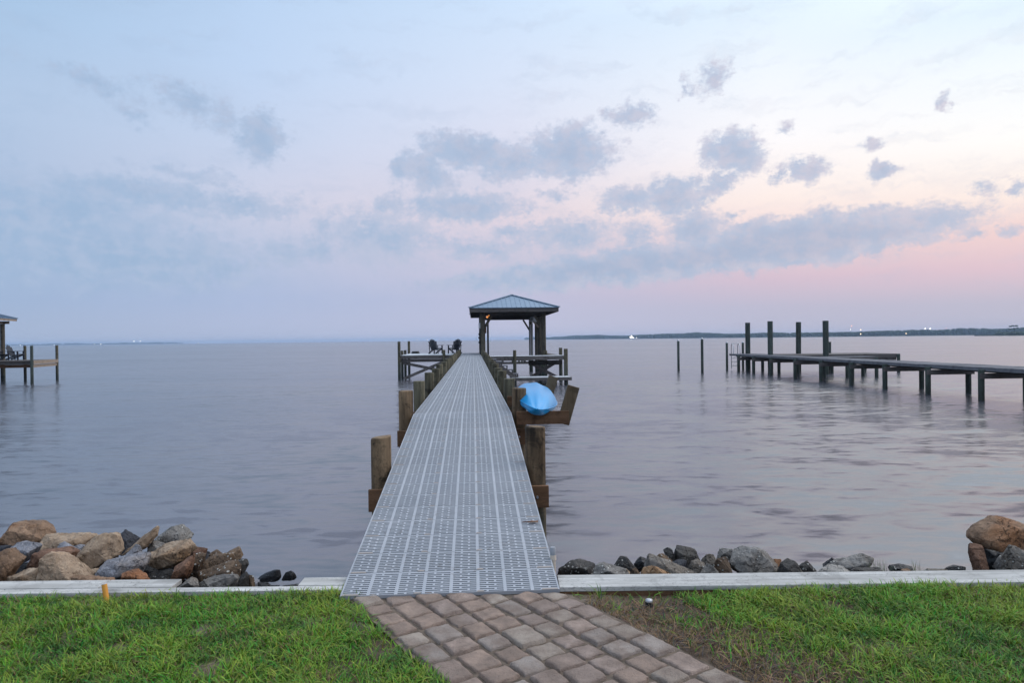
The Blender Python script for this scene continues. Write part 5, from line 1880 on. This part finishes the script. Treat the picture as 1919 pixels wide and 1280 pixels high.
# passing lit boat and a far sail
w_ = shore_pt(1186, 1750)
bt = thing('boat', 'brightly lit white motor boat crossing in front of the right far shore', 'boat', (w_.x, 1750, 0))
hbm = MB()
prof = [(-11, 1.6, 2.2), (-6, 2.6, 2.2), (2, 2.7, 2.5), (8, 1.7, 3.0), (12.5, 0.1, 3.5)]
vs, fs = [], []
for x_, hw_, zt in prof:
    vs += [(x_, -hw_, zt), (x_ * 0.95, -hw_ * 0.6, -0.4), (x_ * 0.95, hw_ * 0.6, -0.4), (x_, hw_, zt)]
for i in range(4):
    for k_ in range(3):
        fs.append((i * 4 + k_, i * 4 + k_ + 1, (i + 1) * 4 + k_ + 1, (i + 1) * 4 + k_))
    fs.append((i * 4 + 3, i * 4, (i + 1) * 4, (i + 1) * 4 + 3))
fs += [(0, 1, 2, 3), (16, 17, 18, 19)]
hbm.add(vs, fs)
hbm.build('hull', M['white'], bt)
cb2 = MB().box((-2.5, 0, 3.6), (11, 4.0, 2.6)).box((-3.5, 0, 6.0), (6.5, 3.4, 2.2)).build('cabin', M['white'], bt)
wn = MB()
for i in range(6):
    wn.box((-7 + i * 1.75, -2.03, 3.8), (1.35, 0.05, 1.3))
for i in range(3):
    wn.box((-5.6 + i * 2.0, -1.73, 6.1), (1.6, 0.05, 1.2))
wn.build('window', M['lamp_white'], cb2)
MB().ball((-3, -0.5, 8.6), 0.9).ball((-7.5, -1.5, 6.0), 0.8).ball((9, -1.0, 3.9), 0.6).build('deck_light', M['lamp_white'], bt)
w_ = shore_pt(893, 2900)
sb2 = thing('sailboat', 'faint pale sailboat far out beside the left boathouse post', 'sailboat', (w_.x, 2900, 0))
MB().tube([(-5, 0, 0.3), (0, 0, 0.5), (5, 0, 0.6)], [0.6, 1.3, 0.15], 8).build('hull', M['white'], sb2)
MB().tube([(0.5, 0, 0.5), (0.5, 0, 21)], 0.12, 6).build('mast', M['steel'], sb2)
sv = [(0.6, 0, 1.8), (-4.6, 0.5, 1.9), (-2.5, 0.6, 9), (0.6, 0, 20.5), (0.6, 0.05, 1.8), (-4.6, 0.55, 1.9), (-2.5, 0.65, 9), (0.6, 0.05, 20.5)]
MB().add(sv, [(0, 1, 2, 3), (7, 6, 5, 4), (0, 4, 5, 1), (1, 5, 6, 2), (2, 6, 7, 3), (3, 7, 4, 0)]).build('sail', M['white'], sb2)

# ------------------------------------------------------------------ the air over the bay
HAZE = 0.00017
hz_m = bpy.data.materials.new('bay_haze')
hz_m.use_nodes = True
t = NT(hz_m.node_tree)
t.n.remove(t.n['Principled BSDF'])
pvn = t.node('ShaderNodeVolumePrincipled')
pvn.inputs['Color'].default_value = (0.56, 0.74, 1.0, 1)
pvn.inputs['Density'].default_value = HAZE
pvn.inputs['Anisotropy'].default_value = 0.0
t.l.new(pvn.outputs[0], t.n['Material Output'].inputs['Volume'])
hx = MB().box((0, 4000, 10.25), (15400, 8200, 26.5)).build('haze', hz_m)
tag(hx, kind='stuff')
hx['label'] = 'pale blue haze lying over the whole bay'

# ------------------------------------------------------------------ render settings
scene.view_settings.view_transform = 'Standard'
scene.view_settings.look = 'None'
scene.view_settings.exposure = 0.04
scene.view_settings.gamma = 1.0
cy = scene.cycles
cy.use_denoising = True
cy.max_bounces = 6
cy.diffuse_bounces = 3
cy.glossy_bounces = 3
cy.transmission_bounces = 2
cy.volume_bounces = 0
cy.sample_clamp_indirect = 6
cy.use_adaptive_sampling = True
